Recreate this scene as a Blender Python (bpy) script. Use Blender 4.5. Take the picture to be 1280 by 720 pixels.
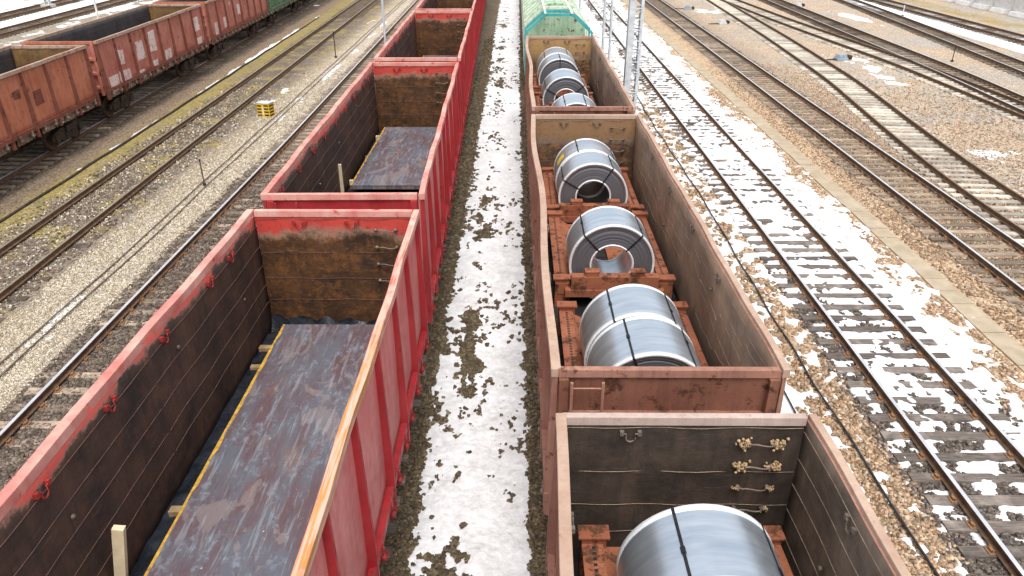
import bpy, math, random
import numpy as np
from mathutils import Vector, Matrix
R = math.radians
for o in list(bpy.data.objects): bpy.data.objects.remove(o)
sc = bpy.context.scene
col = sc.collection
random.seed(7)

# ------------------------------------------------------------------ camera, sky, sun, exposure
CAMZ, PITCH, FPX = 8.7, R(27.55), 920.0
cd = bpy.data.cameras.new('camera'); cam = bpy.data.objects.new('camera', cd); col.objects.link(cam)
cd.sensor_width = 36.0; cd.lens = 36.0*FPX/1280.0
cd.clip_start = .05; cd.clip_end = 2000
cam.location = (0, 0, CAMZ); cam.rotation_euler = (math.pi/2-PITCH, 0, R(.33))
sc.camera = cam
w = bpy.data.worlds.new('World'); sc.world = w; w.use_nodes = True
wn = w.node_tree.nodes; wl = w.node_tree.links
sky = wn.new('ShaderNodeTexSky'); sky.sky_type = 'NISHITA'; sky.sun_disc = False
SUN_EL, SUN_AZ = R(66), R(172)
sky.sun_elevation = SUN_EL; sky.sun_rotation = SUN_AZ
sky.air_density = 1.0; sky.dust_density = 4.0; sky.ozone_density = 1.0
hs = wn.new('ShaderNodeHueSaturation'); hs.inputs['Saturation'].default_value = .25
wl.new(sky.outputs[0], hs.inputs['Color'])
wl.new(hs.outputs[0], wn['Background'].inputs[0]); wn['Background'].inputs[1].default_value = .15
sd = bpy.data.lights.new('sun', 'SUN'); sd.energy = 1.2; sd.angle = R(30); sd.color = (1, .97, .92)
sun = bpy.data.objects.new('sun', sd); col.objects.link(sun)
sdir = Vector((math.sin(SUN_AZ)*math.cos(SUN_EL), math.cos(SUN_AZ)*math.cos(SUN_EL), math.sin(SUN_EL)))
sun.rotation_euler = sdir.to_track_quat('Z', 'Y').to_euler()
sc.view_settings.view_transform = 'Standard'; sc.view_settings.look = 'None'
sc.view_settings.gamma = 1; sc.view_settings.use_curve_mapping = False
sc.view_settings.exposure = .72

# ------------------------------------------------------------------ noise in numpy
def _h(ix, iy, s):
    n = (ix.astype(np.int64)*374761393 + iy.astype(np.int64)*668265263 + s*974711) & 0xffffffff
    n = ((n ^ (n >> 13))*1274126177) & 0xffffffff
    n = (n ^ (n >> 16)) & 0xffffff
    return n/float(0xffffff)
def vnoise(x, y, s=0):
    x = np.asarray(x, float); y = np.asarray(y, float)
    ix = np.floor(x); iy = np.floor(y); fx = x-ix; fy = y-iy
    fx = fx*fx*(3-2*fx); fy = fy*fy*(3-2*fy)
    a = _h(ix, iy, s); b = _h(ix+1, iy, s); c = _h(ix, iy+1, s); d = _h(ix+1, iy+1, s)
    return (a*(1-fx)+b*fx)*(1-fy)+(c*(1-fx)+d*fx)*fy
def fbm(x, y, s=0, oct=4, g=.5):
    t = 0; a = 1; n = 0
    for i in range(oct):
        t = t+a*vnoise(x*2**i+i*17.3, y*2**i-i*9.1, s+i); n += a; a *= g
    return t/n
def sstep(a, b, x):
    t = np.clip((x-a)/(b-a), 0, 1); return t*t*(3-2*t)
def ground_z(x, y):
    x = np.asarray(x, float); y = np.asarray(y, float)
    z = -.235+(fbm(x*.5, y*.5, 3, 3)-.5)*.05
    z = z-.10*np.exp(-((x+.65)/.7)**2)+.05*np.exp(-((x+.75)/.45)**2)
    z = z-.08*np.exp(-((x-5.2)/.8)**2)-.08*np.exp(-((x-11.2)/.9)**2)-.10*np.exp(-((x+6.1)/.9)**2)
    z = z-.06*np.exp(-((x+11.6)/.9)**2)-.06*np.exp(-((x+16.9)/.7)**2)
    return z

# ------------------------------------------------------------------ materials
def nmat(name, rough=.8, metal=0.0, spec=.3):
    m = bpy.data.materials.new(name); m.use_nodes = True
    nt = m.node_tree; b = nt.nodes['Principled BSDF']
    b.inputs['Roughness'].default_value = rough; b.inputs['Metallic'].default_value = metal
    b.inputs['Specular IOR Level'].default_value = spec
    return m, nt, b
class G:
    def __init__(s, nt):
        s.nt = nt; s.geo = nt.nodes.new('ShaderNodeNewGeometry'); s.pos = s.geo.outputs['Position']
        s.sep = nt.nodes.new('ShaderNodeSeparateXYZ'); nt.links.new(s.pos, s.sep.inputs[0])
    def n(s, t): return s.nt.nodes.new(t)
    def l(s, a, b): s.nt.links.new(a, b)
    def st(s, inp, v):
        if isinstance(v, (int, float)): inp.default_value = v
        elif isinstance(v, tuple): inp.default_value = v if len(v) == 4 else (*v, 1)
        else: s.l(v, inp)
    def vec(s, sx=1, sy=1, sz=1, src=None):
        m = s.n('ShaderNodeMapping'); m.inputs['Scale'].default_value = (sx, sy, sz)
        s.l(src or s.pos, m.inputs[0]); return m.outputs[0]
    def noise(s, scale, detail=4, v=None, rough=.6, dist=0):
        t = s.n('ShaderNodeTexNoise'); t.inputs['Scale'].default_value = scale
        t.inputs['Detail'].default_value = detail; t.inputs['Roughness'].default_value = rough
        t.inputs['Distortion'].default_value = dist
        s.l(v or s.pos, t.inputs['Vector']); return t.outputs['Fac']
    def vor(s, scale, feat='F1', v=None, out='Distance', rnd=1):
        t = s.n('ShaderNodeTexVoronoi'); t.feature = feat; t.inputs['Scale'].default_value = scale
        t.inputs['Randomness'].default_value = rnd
        s.l(v or s.pos, t.inputs['Vector']); return t.outputs[out]
    def ramp(s, f, *st, interp='LINEAR'):
        r = s.n('ShaderNodeValToRGB'); r.color_ramp.interpolation = interp; e = r.color_ramp.elements
        while len(e) < len(st): e.new(.5)
        for k, (p, c) in enumerate(st):
            e[k].position = p
            e[k].color = (c, c, c, 1) if isinstance(c, (int, float)) else (*c, 1)
        s.l(f, r.inputs[0]); return r.outputs[0]
    def mix(s, f, a, b, mode='MIX'):
        m = s.n('ShaderNodeMix'); m.data_type = 'RGBA'; m.blend_type = mode
        s.st(m.inputs['Factor'], f); s.st(m.inputs['A'], a); s.st(m.inputs['B'], b); return m.outputs['Result']
    def math(s, op, a, b=0.0, c=0.0):
        m = s.n('ShaderNodeMath'); m.operation = op
        s.st(m.inputs[0], a); s.st(m.inputs[1], b)
        if op in ('MULTIPLY_ADD', 'SMOOTHSTEP'): s.st(m.inputs[2], c)
        return m.outputs[0]
    def rng(s, v, a, b, c=0.0, d=1.0):
        m = s.n('ShaderNodeMapRange'); s.l(v, m.inputs[0])
        for i, q in enumerate((a, b, c, d)): m.inputs[i+1].default_value = q
        return m.outputs[0]
    def bump(s, h, b, dist=.01, strength=1):
        n = s.n('ShaderNodeBump'); n.inputs['Distance'].default_value = dist; n.inputs['Strength'].default_value = strength
        s.l(h, n.inputs['Height']); s.l(n.outputs[0], b.inputs['Normal'])

def paint(name, base, fade, rust=(.10, .035, .015), fade_amt=.5, rust_amt=.3, rough=.55, dirt=(.05, .035, .03), bumpd=.004):
    m, nt, b = nmat(name, rough); g = G(nt)
    c = g.mix(g.ramp(g.noise(1.1, 5), (.5-.35*fade_amt, 0), (.85-.25*fade_amt, 1)), base, fade)
    st = g.noise(1, 5, g.vec(9, 9, .9))
    c = g.mix(g.math('MULTIPLY', g.ramp(st, (.45, 0), (.75, 1)), .45), c, dirt)
    r1 = g.noise(4.5, 8, rough=.7)
    c = g.mix(g.ramp(r1, (.62-.22*rust_amt, 0), (.68-.18*rust_amt, 1)), c, rust)
    sp = g.noise(22, 6, rough=.7)
    c = g.mix(g.ramp(sp, (.66-.08*rust_amt, 0), (.70-.06*rust_amt, .85)), c, rust)
    g.l(c, b.inputs['Base Color'])
    g.l(g.ramp(r1, (.3, rough-.1), (.7, min(1, rough+.3))), b.inputs['Roughness'])
    g.bump(g.math('ADD', g.math('MULTIPLY', g.noise(2.2, 3), 2.0), g.noise(35, 4)), b, bumpd)
    return m

def interior(name, dark, brown, red, ztop, red_depth, pale=(.36, .17, .13), rust_amt=.5, floor_z=1.4, rustc=(.26, .11, .035)):
    """inside of a gondola: paint left only near the rim, worn and rusty below"""
    m, nt, b = nmat(name, .62); g = G(nt)
    n1 = g.noise(1.3, 6, rough=.65); n2 = g.noise(6, 8, rough=.7); st = g.noise(1, 6, g.vec(10, 10, 1.0))
    c = g.mix(g.ramp(n1, (.35, 0), (.68, 1)), dark, brown)
    c = g.mix(g.math('MULTIPLY', g.ramp(n2, (.52, 0), (.72, 1)), rust_amt), c, rustc)
    c = g.mix(g.math('MULTIPLY', g.ramp(st, (.45, 0), (.7, 1)), .55), c, dark)
    k1 = g.noise(11, 8, rough=.75); k2 = g.noise(3.1, 8, g.vec(1, 1, 1.6), rough=.75)
    c = g.mix(g.math('MULTIPLY', g.ramp(k2, (.50, 0), (.60, 1)), min(1, rust_amt*.75)), c, rustc)
    c = g.mix(g.math('MULTIPLY', g.ramp(k1, (.53, 0), (.60, 1)), min(1, rust_amt*.7)), c, dark)
    z = g.sep.outputs['Z']
    zz = g.math('ADD', z, g.math('MULTIPLY', g.math('SUBTRACT', n1, .5), .75))
    zz = g.math('ADD', zz, g.math('MULTIPLY', g.math('SUBTRACT', g.noise(12, 5), .5), .18))
    if red is not None:
        c = g.mix(g.rng(zz, ztop-red_depth*1.25, ztop-red_depth*.95, 0, .55), c, pale)
        c = g.mix(g.rng(zz, ztop-red_depth*1.0, ztop-red_depth*.75), c, red)
    c = g.mix(g.math('MULTIPLY', g.ramp(k1, (.54, 0), (.62, 1)), min(.8, rust_amt*.55)), c, tuple(q*.45 for q in brown))
    c = g.mix(g.math('MULTIPLY', g.ramp(g.noise(17, 7, rough=.75), (.60, 0), (.66, 1)), min(.8, rust_amt*.7)), c, tuple(min(1, q*1.5) for q in rustc))
    sc1 = g.noise(1, 5, g.vec(3, 3, 60)); sc2 = g.noise(1, 5, g.vec(2, 2, 30))
    c = g.mix(g.math('MULTIPLY', g.ramp(sc2, (.62, 0), (.72, 1)), .22), c, (.22, .2, .18))
    g.l(c, b.inputs['Base Color']); g.l(g.ramp(n2, (.3, .45), (.7, .85)), b.inputs['Roughness'])
    g.bump(g.math('ADD', g.math('MULTIPLY', g.noise(1.6, 3), 3.0), g.noise(30, 5)), b, .006)
    return m

def flat(name, c1, c2, rough=.7, metal=0, scale=5, bumpd=.002, spec=.3):
    m, nt, b = nmat(name, rough, metal, spec); g = G(nt); n = g.noise(scale, 6)
    g.l(g.mix(g.ramp(n, (.35, 0), (.68, 1)), c1, c2), b.inputs['Base Color'])
    if bumpd: g.bump(g.noise(scale*4, 4), b, bumpd)
    return m

M = {}
RT, LT = 3.85, 3.43
M['red'] = paint('red_paint', (.35, .019, .026), (.44, .045, .048), fade_amt=.4, rust_amt=.02, rough=.42)
M['red_panel'] = paint('faded_red_panel', (.50, .095, .095), (.68, .24, .22), rust=(.30, .04, .03), fade_amt=1.0, rust_amt=-.1, rough=.45, dirt=(.5, .06, .07))
M['red_chord'] = paint('worn_rim_paint', (.48, .085, .07), (.72, .42, .35), rust=(.42, .07, .05), fade_amt=.7, rust_amt=.1, rough=.6, dirt=(.5, .12, .10))
def yellow_chord():
    m, nt, b = nmat('yellow_smeared_rim', .6); g = G(nt); n = g.noise(2.0, 6); n2 = g.noise(9, 7, rough=.7)
    c = g.mix(g.ramp(n, (.35, 0), (.6, 1)), (.74, .46, .37), (.55, .13, .10))
    y = g.sep.outputs['Y']
    yy = g.math('ADD', y, g.math('MULTIPLY', g.math('SUBTRACT', n2, .5), 5))
    c = g.mix(g.math('MULTIPLY', g.rng(yy, 8.6, 7.2, 0, .85), g.rng(yy, 3.2, 4.6)), c, (.46, .23, .05))
    c = g.mix(g.ramp(g.noise(1, 6, g.vec(24, .9, 24)), (.45, 0), (.53, 1)), c, (.62, .38, .29))
    g.l(c, b.inputs['Base Color']); g.bump(n2, b, .004); return m
M['red_chord_y'] = yellow_chord()
M['red_in'] = interior('red_wagon_inner_side', (.032, .023, .021), (.115, .060, .042), (.42, .07, .055), RT, .20, rust_amt=.22, rustc=(.16, .065, .03))
M['red_in_end'] = interior('red_wagon_inner_end', (.034, .019, .012), (.135, .060, .024), (.52, .06, .045), RT, .46, rust_amt=.75, pale=(.50, .30, .22), rustc=(.22, .085, .022))
M['floor'] = flat('grimy_floor', (.012, .012, .014), (.035, .032, .034), .45, scale=3, bumpd=.01)
M['seam_dark'] = flat('seam_scraped', (.09, .07, .065), (.20, .09, .07), .6, scale=7)
M['seam_red'] = flat('seam_red', (.30, .07, .05), (.16, .06, .05), .6, scale=7)
M['brown'] = paint('brown_paint', (.24, .10, .072), (.38, .20, .145), fade_amt=.8, rust_amt=.15)
M['brown_end'] = paint('brown_end_paint', (.17, .065, .042), (.26, .115, .075), rust=(.075, .03, .016), fade_amt=.6, rust_amt=.42)
M['brown_chord'] = paint('brown_rim', (.31, .19, .135), (.47, .34, .26), rust=(.30, .13, .08), fade_amt=.9, rust_amt=.05, dirt=(.32, .16, .11))
M['grey_chord'] = paint('greyed_rim', (.34, .25, .21), (.50, .39, .34), rust=(.28, .14, .10), fade_amt=.8, rust_amt=.05, dirt=(.26, .18, .15))
M['q_in'] = interior('brown_wagon_inner_side', (.17, .115, .085), (.36, .24, .165), None, LT, .3, rust_amt=.25)
M['q_end'] = interior('brown_wagon_inner_end', (.045, .034, .028), (.17, .09, .052), (.26, .15, .075), LT, .78, pale=(.27, .22, .16), rust_amt=.85, rustc=(.30, .14, .05))
M['p_in'] = interior('dark_wagon_inner_side', (.075, .057, .046), (.21, .155, .115), None, LT, .3, rust_amt=.1)
M['p_end'] = interior('dark_wagon_inner_end', (.026, .021, .018), (.088, .064, .050), None, LT, .3, rust_amt=.08)
M['r_end'] = interior('rusted_wagon_inner_end', (.07, .042, .03), (.27, .145, .07), (.38, .23, .10), LT, .95, pale=(.42, .30, .17), rust_amt=1.0, rustc=(.42, .20, .06))
M['seam_pale'] = flat('seam_pale', (.36, .27, .20), (.17, .115, .08), .6, scale=6)
M['iron'] = flat('dirty_iron', (.10, .08, .07), (.24, .19, .15), .6, .3, scale=9)
M['knot'] = flat('old_rope', (.54, .37, .20), (.26, .18, .10), .95, scale=20, bumpd=.01)
M['gear'] = flat('oily_running_gear', (.018, .015, .013), (.07, .048, .035), .6, scale=6, bumpd=.004)
M['wheel'] = flat('wheel_steel', (.045, .03, .022), (.11, .065, .04), .5, .4, scale=8)
M['latch'] = flat('latch_red', (.40, .035, .03), (.16, .03, .025), .5, scale=8)
M['latch_brown'] = flat('latch_dirty', (.10, .07, .05), (.30, .22, .17), .6, scale=9)
M['rust_out'] = paint('orange_brown_side', (.40, .115, .055), (.52, .20, .12), rust=(.17, .06, .04), fade_amt=.7, rust_amt=.12)
M['rust_out2'] = paint('red_brown_side', (.36, .095, .065), (.50, .20, .15), rust=(.14, .05, .04), fade_amt=.8, rust_amt=.15)
M['rust_rib'] = paint('dark_post_paint', (.16, .045, .032), (.24, .08, .055), fade_amt=.4, rust_amt=.4)
M['dust_chord'] = paint('dusty_rim', (.36, .24, .17), (.48, .36, .28), rust=(.35, .12, .07), fade_amt=.8, rust_amt=.4)
M['l_in'] = interior('coal_black_inner_side', (.04, .038, .042), (.09, .08, .08), None, 3.6, .3, rust_amt=.05)
M['l_end'] = interior('yellowish_inner_end', (.09, .05, .025), (.26, .16, .06), None, 3.6, .3, rust_amt=.7)
M['green_w'] = paint('green_side', (.05, .14, .07), (.12, .22, .13), fade_amt=.6, rust_amt=.3)
M['patch'] = paint('pale_paint_patch', (.62, .46, .43), (.74, .62, .60), rust=(.38, .14, .10), fade_amt=.7, rust_amt=.35)
M['orange'] = paint('cradle_orange', (.24, .068, .034), (.36, .135, .07), rust=(.09, .038, .018), fade_amt=.7, rust_amt=.45, dirt=(.2, .08, .05))
M['wood'] = flat('fresh_timber', (.70, .54, .34), (.82, .68, .48), .8, scale=6)
M['wood_dirty'] = flat('dirty_timber', (.26, .17, .08), (.42, .30, .17), .85, scale=6)
M['conc'] = flat('light_concrete', (.44, .41, .36), (.60, .56, .50), .9, scale=4, bumpd=.004)
M['slab'] = flat('tan_concrete', (.34, .275, .19), (.45, .37, .27), .9, scale=2.3, bumpd=.004)
M['galv'] = flat('galvanised', (.50, .53, .56), (.66, .69, .71), .5, .2, scale=3, bumpd=0)
M['black'] = flat('black_rubber', (.02, .02, .022), (.05, .05, .05), .6, scale=5, bumpd=0)
M['yellow'] = flat('yellow_paint', (.75, .50, .03), (.62, .40, .04), .6, scale=6)
M['blackp'] = flat('black_paint', (.012, .012, .014), (.03, .03, .03), .5, scale=6)
M['white'] = flat('white_paint', (.78, .77, .75), (.62, .60, .58), .6, scale=3)
M['hop_green'] = paint('hopper_green', (.24, .42, .27), (.42, .55, .38), fade_amt=.7, rust_amt=.25)
M['hop_rib'] = paint('hopper_pale_rib', (.55, .66, .52), (.72, .78, .68), rust=(.35, .32, .12), fade_amt=.7, rust_amt=.3)
M['teal'] = paint('teal_frame', (.03, .33, .34), (.10, .45, .44), fade_amt=.4, rust_amt=.05)
M['strap'] = flat('steel_strap', (.015, .015, .017), (.05, .05, .055), .4, .5, scale=9, bumpd=0)
M['ring'] = flat('bright_edge_ring', (.80, .82, .84), (.88, .89, .90), .5, .35, scale=6, bumpd=0)
M['blue'] = flat('blue_grey_box', (.22, .28, .32), (.34, .39, .42), .6, scale=4)

def m_plate():
    m, nt, b = nmat('steel_plate_top', .42, .1, .4); g = G(nt)
    long_ = g.vec(2.6, .8, 1); n1 = g.noise(1.0, 6, long_, dist=.5); n2 = g.noise(2.6, 9, g.vec(1.6, .75, 1), rough=.75)
    n3 = g.noise(9, 8, rough=.75)
    c = g.mix(g.ramp(n1, (.40, 0), (.58, 1)), (.125, .078, .084), (.125, .125, .15))
    c = g.mix(g.math('MULTIPLY', g.ramp(n2, (.52, 0), (.56, 1)), g.ramp(n3, (.45, .0), (.62, .55))), c, (.27, .33, .39))
    c = g.mix(g.math('MULTIPLY', g.ramp(g.noise(1.1, 7, g.vec(1.3, .7, 1), dist=.7), (.56, 0), (.575, 1)), .5), c, (.27, .22, .215))
    c = g.mix(g.math('MULTIPLY', g.ramp(g.noise(1, 7, g.vec(2.2, .9, 1), rough=.7), (.57, 0), (.66, 1)), .55), c, (.22, .11, .07))
    c = g.mix(g.math('MULTIPLY', g.ramp(g.noise(1, 8, g.vec(14, 1.1, 1), rough=.7), (.55, 0), (.62, 1)), .4), c, (.33, .38, .42))
    c = g.mix(g.math('MULTIPLY', g.ramp(g.noise(1, 8, g.vec(26, 2.5, 1), rough=.7), (.58, 0), (.64, 1)), .5), c, (.06, .045, .05))
    c = g.mix(g.ramp(g.noise(7, 8, rough=.8), (.655, 0), (.67, .9)), c, (.60, .63, .66))
    g.l(c, b.inputs['Base Color']); g.l(g.ramp(n3, (.35, .28), (.65, .62)), b.inputs['Roughness'])
    g.bump(n3, b, .003); return m
M['plate'] = m_plate()
def m_plate_edge():
    m, nt, b = nmat('yellow_plate_edge', .6); g = G(nt); n = g.noise(9, 7, rough=.7)
    c = g.mix(g.ramp(n, (.42, 0), (.58, 1)), (.66, .40, .05), (.42, .24, .05))
    c = g.mix(g.ramp(g.noise(5, 6), (.60, 0), (.66, .8)), c, (.2, .12, .10))
    g.l(c, b.inputs['Base Color']); return m
M['plate_edge'] = m_plate_edge()

def m_coil():
    m, nt, b = nmat('zinc_sheet', .3, .85, .5); g = G(nt)
    n = g.noise(1, 3, g.vec(1.2, 9, 1.2)); n2 = g.noise(5, 4)
    g.l(g.mix(g.ramp(n, (.3, 0), (.7, 1)), (.52, .61, .70), (.74, .81, .88)), b.inputs['Base Color'])
    g.l(g.ramp(n2, (.3, .27), (.7, .40)), b.inputs['Roughness'])
    g.bump(g.noise(1, 2, g.vec(1.5, 7, 1.5)), b, .004, .12); return m
M['coil'] = m_coil()
def m_coil_face():
    m, nt, b = nmat('wound_sheet_edges', .5, .55, .5); g = G(nt)
    tc = g.n('ShaderNodeTexCoord'); sp = g.n('ShaderNodeSeparateXYZ'); g.l(tc.outputs['Object'], sp.inputs[0])
    rr = g.math('SQRT', g.math('ADD', g.math('MULTIPLY', sp.outputs['X'], sp.outputs['X']), g.math('MULTIPLY', sp.outputs['Z'], sp.outputs['Z'])))
    cv = g.n('ShaderNodeCombineXYZ'); g.l(rr, cv.inputs[0]); n = g.noise(75, 3, cv.outputs[0], rough=.8)
    g.l(g.mix(g.ramp(n, (.3, 0), (.75, 1)), (.085, .085, .095), (.26, .26, .28)), b.inputs['Base Color'])
    g.bump(n, b, .004); return m
M['coil_face'] = m_coil_face()

def m_rail_side():
    m, nt, b = nmat('rusty_rail_web', .8); g = G(nt)
    n = g.noise(7, 6)
    g.l(g.mix(g.ramp(n, (.35, 0), (.7, 1)), (.09, .055, .035), (.20, .12, .07)), b.inputs['Base Color']); return m
M['web'] = m_rail_side()
M['head'] = flat('polished_rail_head', (.70, .71, .73), (.84, .85, .86), .45, .7, scale=2, bumpd=0, spec=.5)
M['head_rusty'] = flat('dull_rail_head', (.22, .13, .08), (.36, .25, .17), .5, .4, scale=2, bumpd=0)
M['head_weed'] = flat('yellowish_rail_head', (.30, .26, .18), (.50, .45, .34), .4, .6, scale=2, bumpd=0)
def m_sleeper(name, a, b_, grain=True):
    m, nt, b = nmat(name, .85); g = G(nt)
    n = g.noise(1, 6, g.vec(3, 40, 10)); n2 = g.noise(3.1, 5)
    c = g.mix(g.ramp(n, (.35, 0), (.7, 1)), a, b_)
    c = g.mix(g.math('MULTIPLY', g.ramp(n2, (.5, 0), (.7, 1)), .5), c, tuple(q*1.7 for q in b_))
    oi = g.n('ShaderNodeObjectInfo'); c = g.mix(1.0, c, g.rng(oi.outputs['Random'], 0, 1, .62, 1.35), 'MULTIPLY')
    g.l(c, b.inputs['Base Color']); g.bump(n, b, .008); return m
M['sl_dark'] = m_sleeper('dark_timber_sleeper', (.085, .07, .06), (.23, .195, .17))
M['sl_brown'] = m_sleeper('brown_timber_sleeper', (.06, .045, .032), (.16, .12, .085))
M['sl_grey'] = m_sleeper('weathered_sleeper', (.15, .115, .085), (.34, .27, .20))
M['sl_conc'] = m_sleeper('concrete_sleeper', (.38, .34, .28), (.54, .49, .42))
M['fast'] = flat('rusty_fastening', (.20, .10, .05), (.34, .19, .10), .8, scale=14)

def m_ground():
    m, nt, b = nmat('ballast_ground', .95, 0, .15); g = G(nt)
    X = g.sep.outputs['X']; Y = g.sep.outputs['Y']
    xd = g.math('ADD', X, g.math('MULTIPLY', g.math('SUBTRACT', g.noise(.9, 5), .5), 1.1))
    # the tracks left of the camera bend slightly away: follow them
    bend = g.math('MULTIPLY', g.math('MAXIMUM', g.math('SUBTRACT', Y, 22), 0), g.rng(X, -20, -9, .028, 0.0))
    xd = g.math('ADD', xd, bend)
    S = [(-60, (.46, .42, .37)), (-44, (.36, .33, .30)), (-36, (.30, .26, .20)), (-22.5, (.16, .12, .09)), (-21.4, (.05, .038, .03)),
         (-17.7, (.065, .048, .036)), (-17.4, (.24, .175, .115)), (-16.7, (.21, .15, .095)), (-16.35, (.26, .22, .08)),
         (-15.5, (.20, .155, .08)), (-15.2, (.14, .11, .075)), (-13.2, (.12, .10, .085)), (-12.6, (.17, .145, .12)), (-12.0, (.44, .37, .26)),
         (-11.2, (.58, .51, .405)), (-10.3, (.54, .47, .37)), (-9.95, (.13, .10, .075)), (-7.5, (.13, .10, .075)), (-5, (.05, .042, .036)),
         (-1.9, (.10, .075, .048)), (.5, (.10, .078, .055)), (3.6, (.12, .09, .07)), (4.2, (.42, .30, .195)), (6.9, (.40, .285, .18)),
         (7.3, (.09, .08, .078)), (9.5, (.09, .08, .078)), (10.0, (.54, .38, .24)), (12.3, (.56, .40, .255)), (12.7, (.24, .18, .14)), (15.0, (.24, .18, .14)), (15.4, (.38, .30, .23)), (17, (.52, .40, .285)), (40, (.52, .41, .30))]
    f = g.rng(xd, -60, 40)
    c = g.ramp(f, *[((x+60)/100.0, cc) for x, cc in S[:32]])
    # moss
    moss = g.math('MULTIPLY', g.ramp(g.math('SUBTRACT', g.noise(.75, 6), g.rng(xd, -15.7, -15.0, 0, .10)), (.40, 0), (.52, 1)), g.math('MULTIPLY', g.rng(xd, -17.1, -16.4), g.rng(xd, -11.5, -12.6)))
    c = g.mix(g.math('MULTIPLY', moss, .9), c, g.mix(g.noise(3, 5), (.20, .18, .03), (.42, .31, .09)))
    gr = g.math('MULTIPLY', g.rng(X, 39.6, 40.2), g.rng(X, 42.6, 41.8))
    c = g.mix(gr, c, g.mix(g.noise(.8, 5), (.36, .30, .07), (.42, .28, .13)))
    big = g.noise(.45, 5)
    c = g.mix(g.ramp(big, (.42, .0), (.75, .35)), c, (.26, .19, .13))
    grey = g.math('MULTIPLY', g.ramp(g.noise(.22, 4), (.45, 0), (.6, .75)), g.rng(X, 15.5, 18))
    c = g.mix(grey, c, (.40, .39, .36))
    # individual stones
    v = g.n('ShaderNodeTexVoronoi'); v.inputs['Scale'].default_value = 21; g.l(g.pos, v.inputs['Vector'])
    sv = g.n('ShaderNodeSeparateColor'); g.l(v.outputs['Color'], sv.inputs[0])
    var = g.rng(sv.outputs[0], 0, 1, .45, 1.6)
    cc = g.mix(1.0, c, var, 'MULTIPLY')
    cc = g.mix(g.math('MULTIPLY', g.rng(sv.outputs[1], .72, .8), .55), cc, (.36, .33, .30))
    cc = g.mix(g.math('MULTIPLY', g.rng(sv.outputs[2], .8, .86), .5), cc, (.30, .17, .08))
    g.l(cc, b.inputs['Base Color'])
    cc = g.mix(1.0, cc, g.ramp(g.noise(5.5, 6, rough=.8), (.34, .72), (.66, 1.5)), 'MULTIPLY')
    cc = g.mix(1.0, cc, g.ramp(g.noise(1.3, 5, rough=.7), (.35, .88), (.65, 1.25)), 'MULTIPLY')
    h = g.math('MULTIPLY', v.outputs['Distance'], -1.0)
    g.bump(g.math('ADD', h, g.math('MULTIPLY', g.noise(60, 3), .4)), b, .045, .9)
    return m
M['ground'] = m_ground()
def m_stone():
    m, nt, b = nmat('crushed_stone', .92, 0, .2); g = G(nt)
    at = g.n('ShaderNodeAttribute'); at.attribute_name = 'tint'
    g.l(g.mix(g.math('MULTIPLY', g.noise(40, 4), .4), at.outputs['Color'], (.10, .08, .06)), b.inputs['Base Color'])
    g.bump(g.noise(60, 4), b, .004); return m
M['stone'] = m_stone()
def m_snow():
    m, nt, b = nmat('old_snow', .7, 0, .3); g = G(nt)
    b.inputs['Subsurface Weight'].default_value = .0
    n = g.noise(14, 6, rough=.7); n2 = g.noise(1.6, 5)
    c = g.mix(g.ramp(g.math('ADD', g.math('MULTIPLY', n2, .5), g.math('MULTIPLY', g.noise(7, 5), .5)), (.40, 0), (.62, 1)), (.86, .865, .88), (.64, .635, .64))
    c = g.mix(g.ramp(n, (.655, 0), (.71, .75)), c, (.30, .26, .21))
    c = g.mix(g.ramp(g.noise(45, 4, rough=.7), (.68, 0), (.72, .8)), c, (.16, .13, .10))
    g.l(c, b.inputs['Base Color']); g.bump(g.math('ADD', g.noise(9, 6), g.math('MULTIPLY', g.noise(2.6, 3), 2.5)), b, .035, 1); return m
M['snow'] = m_snow()

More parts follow.
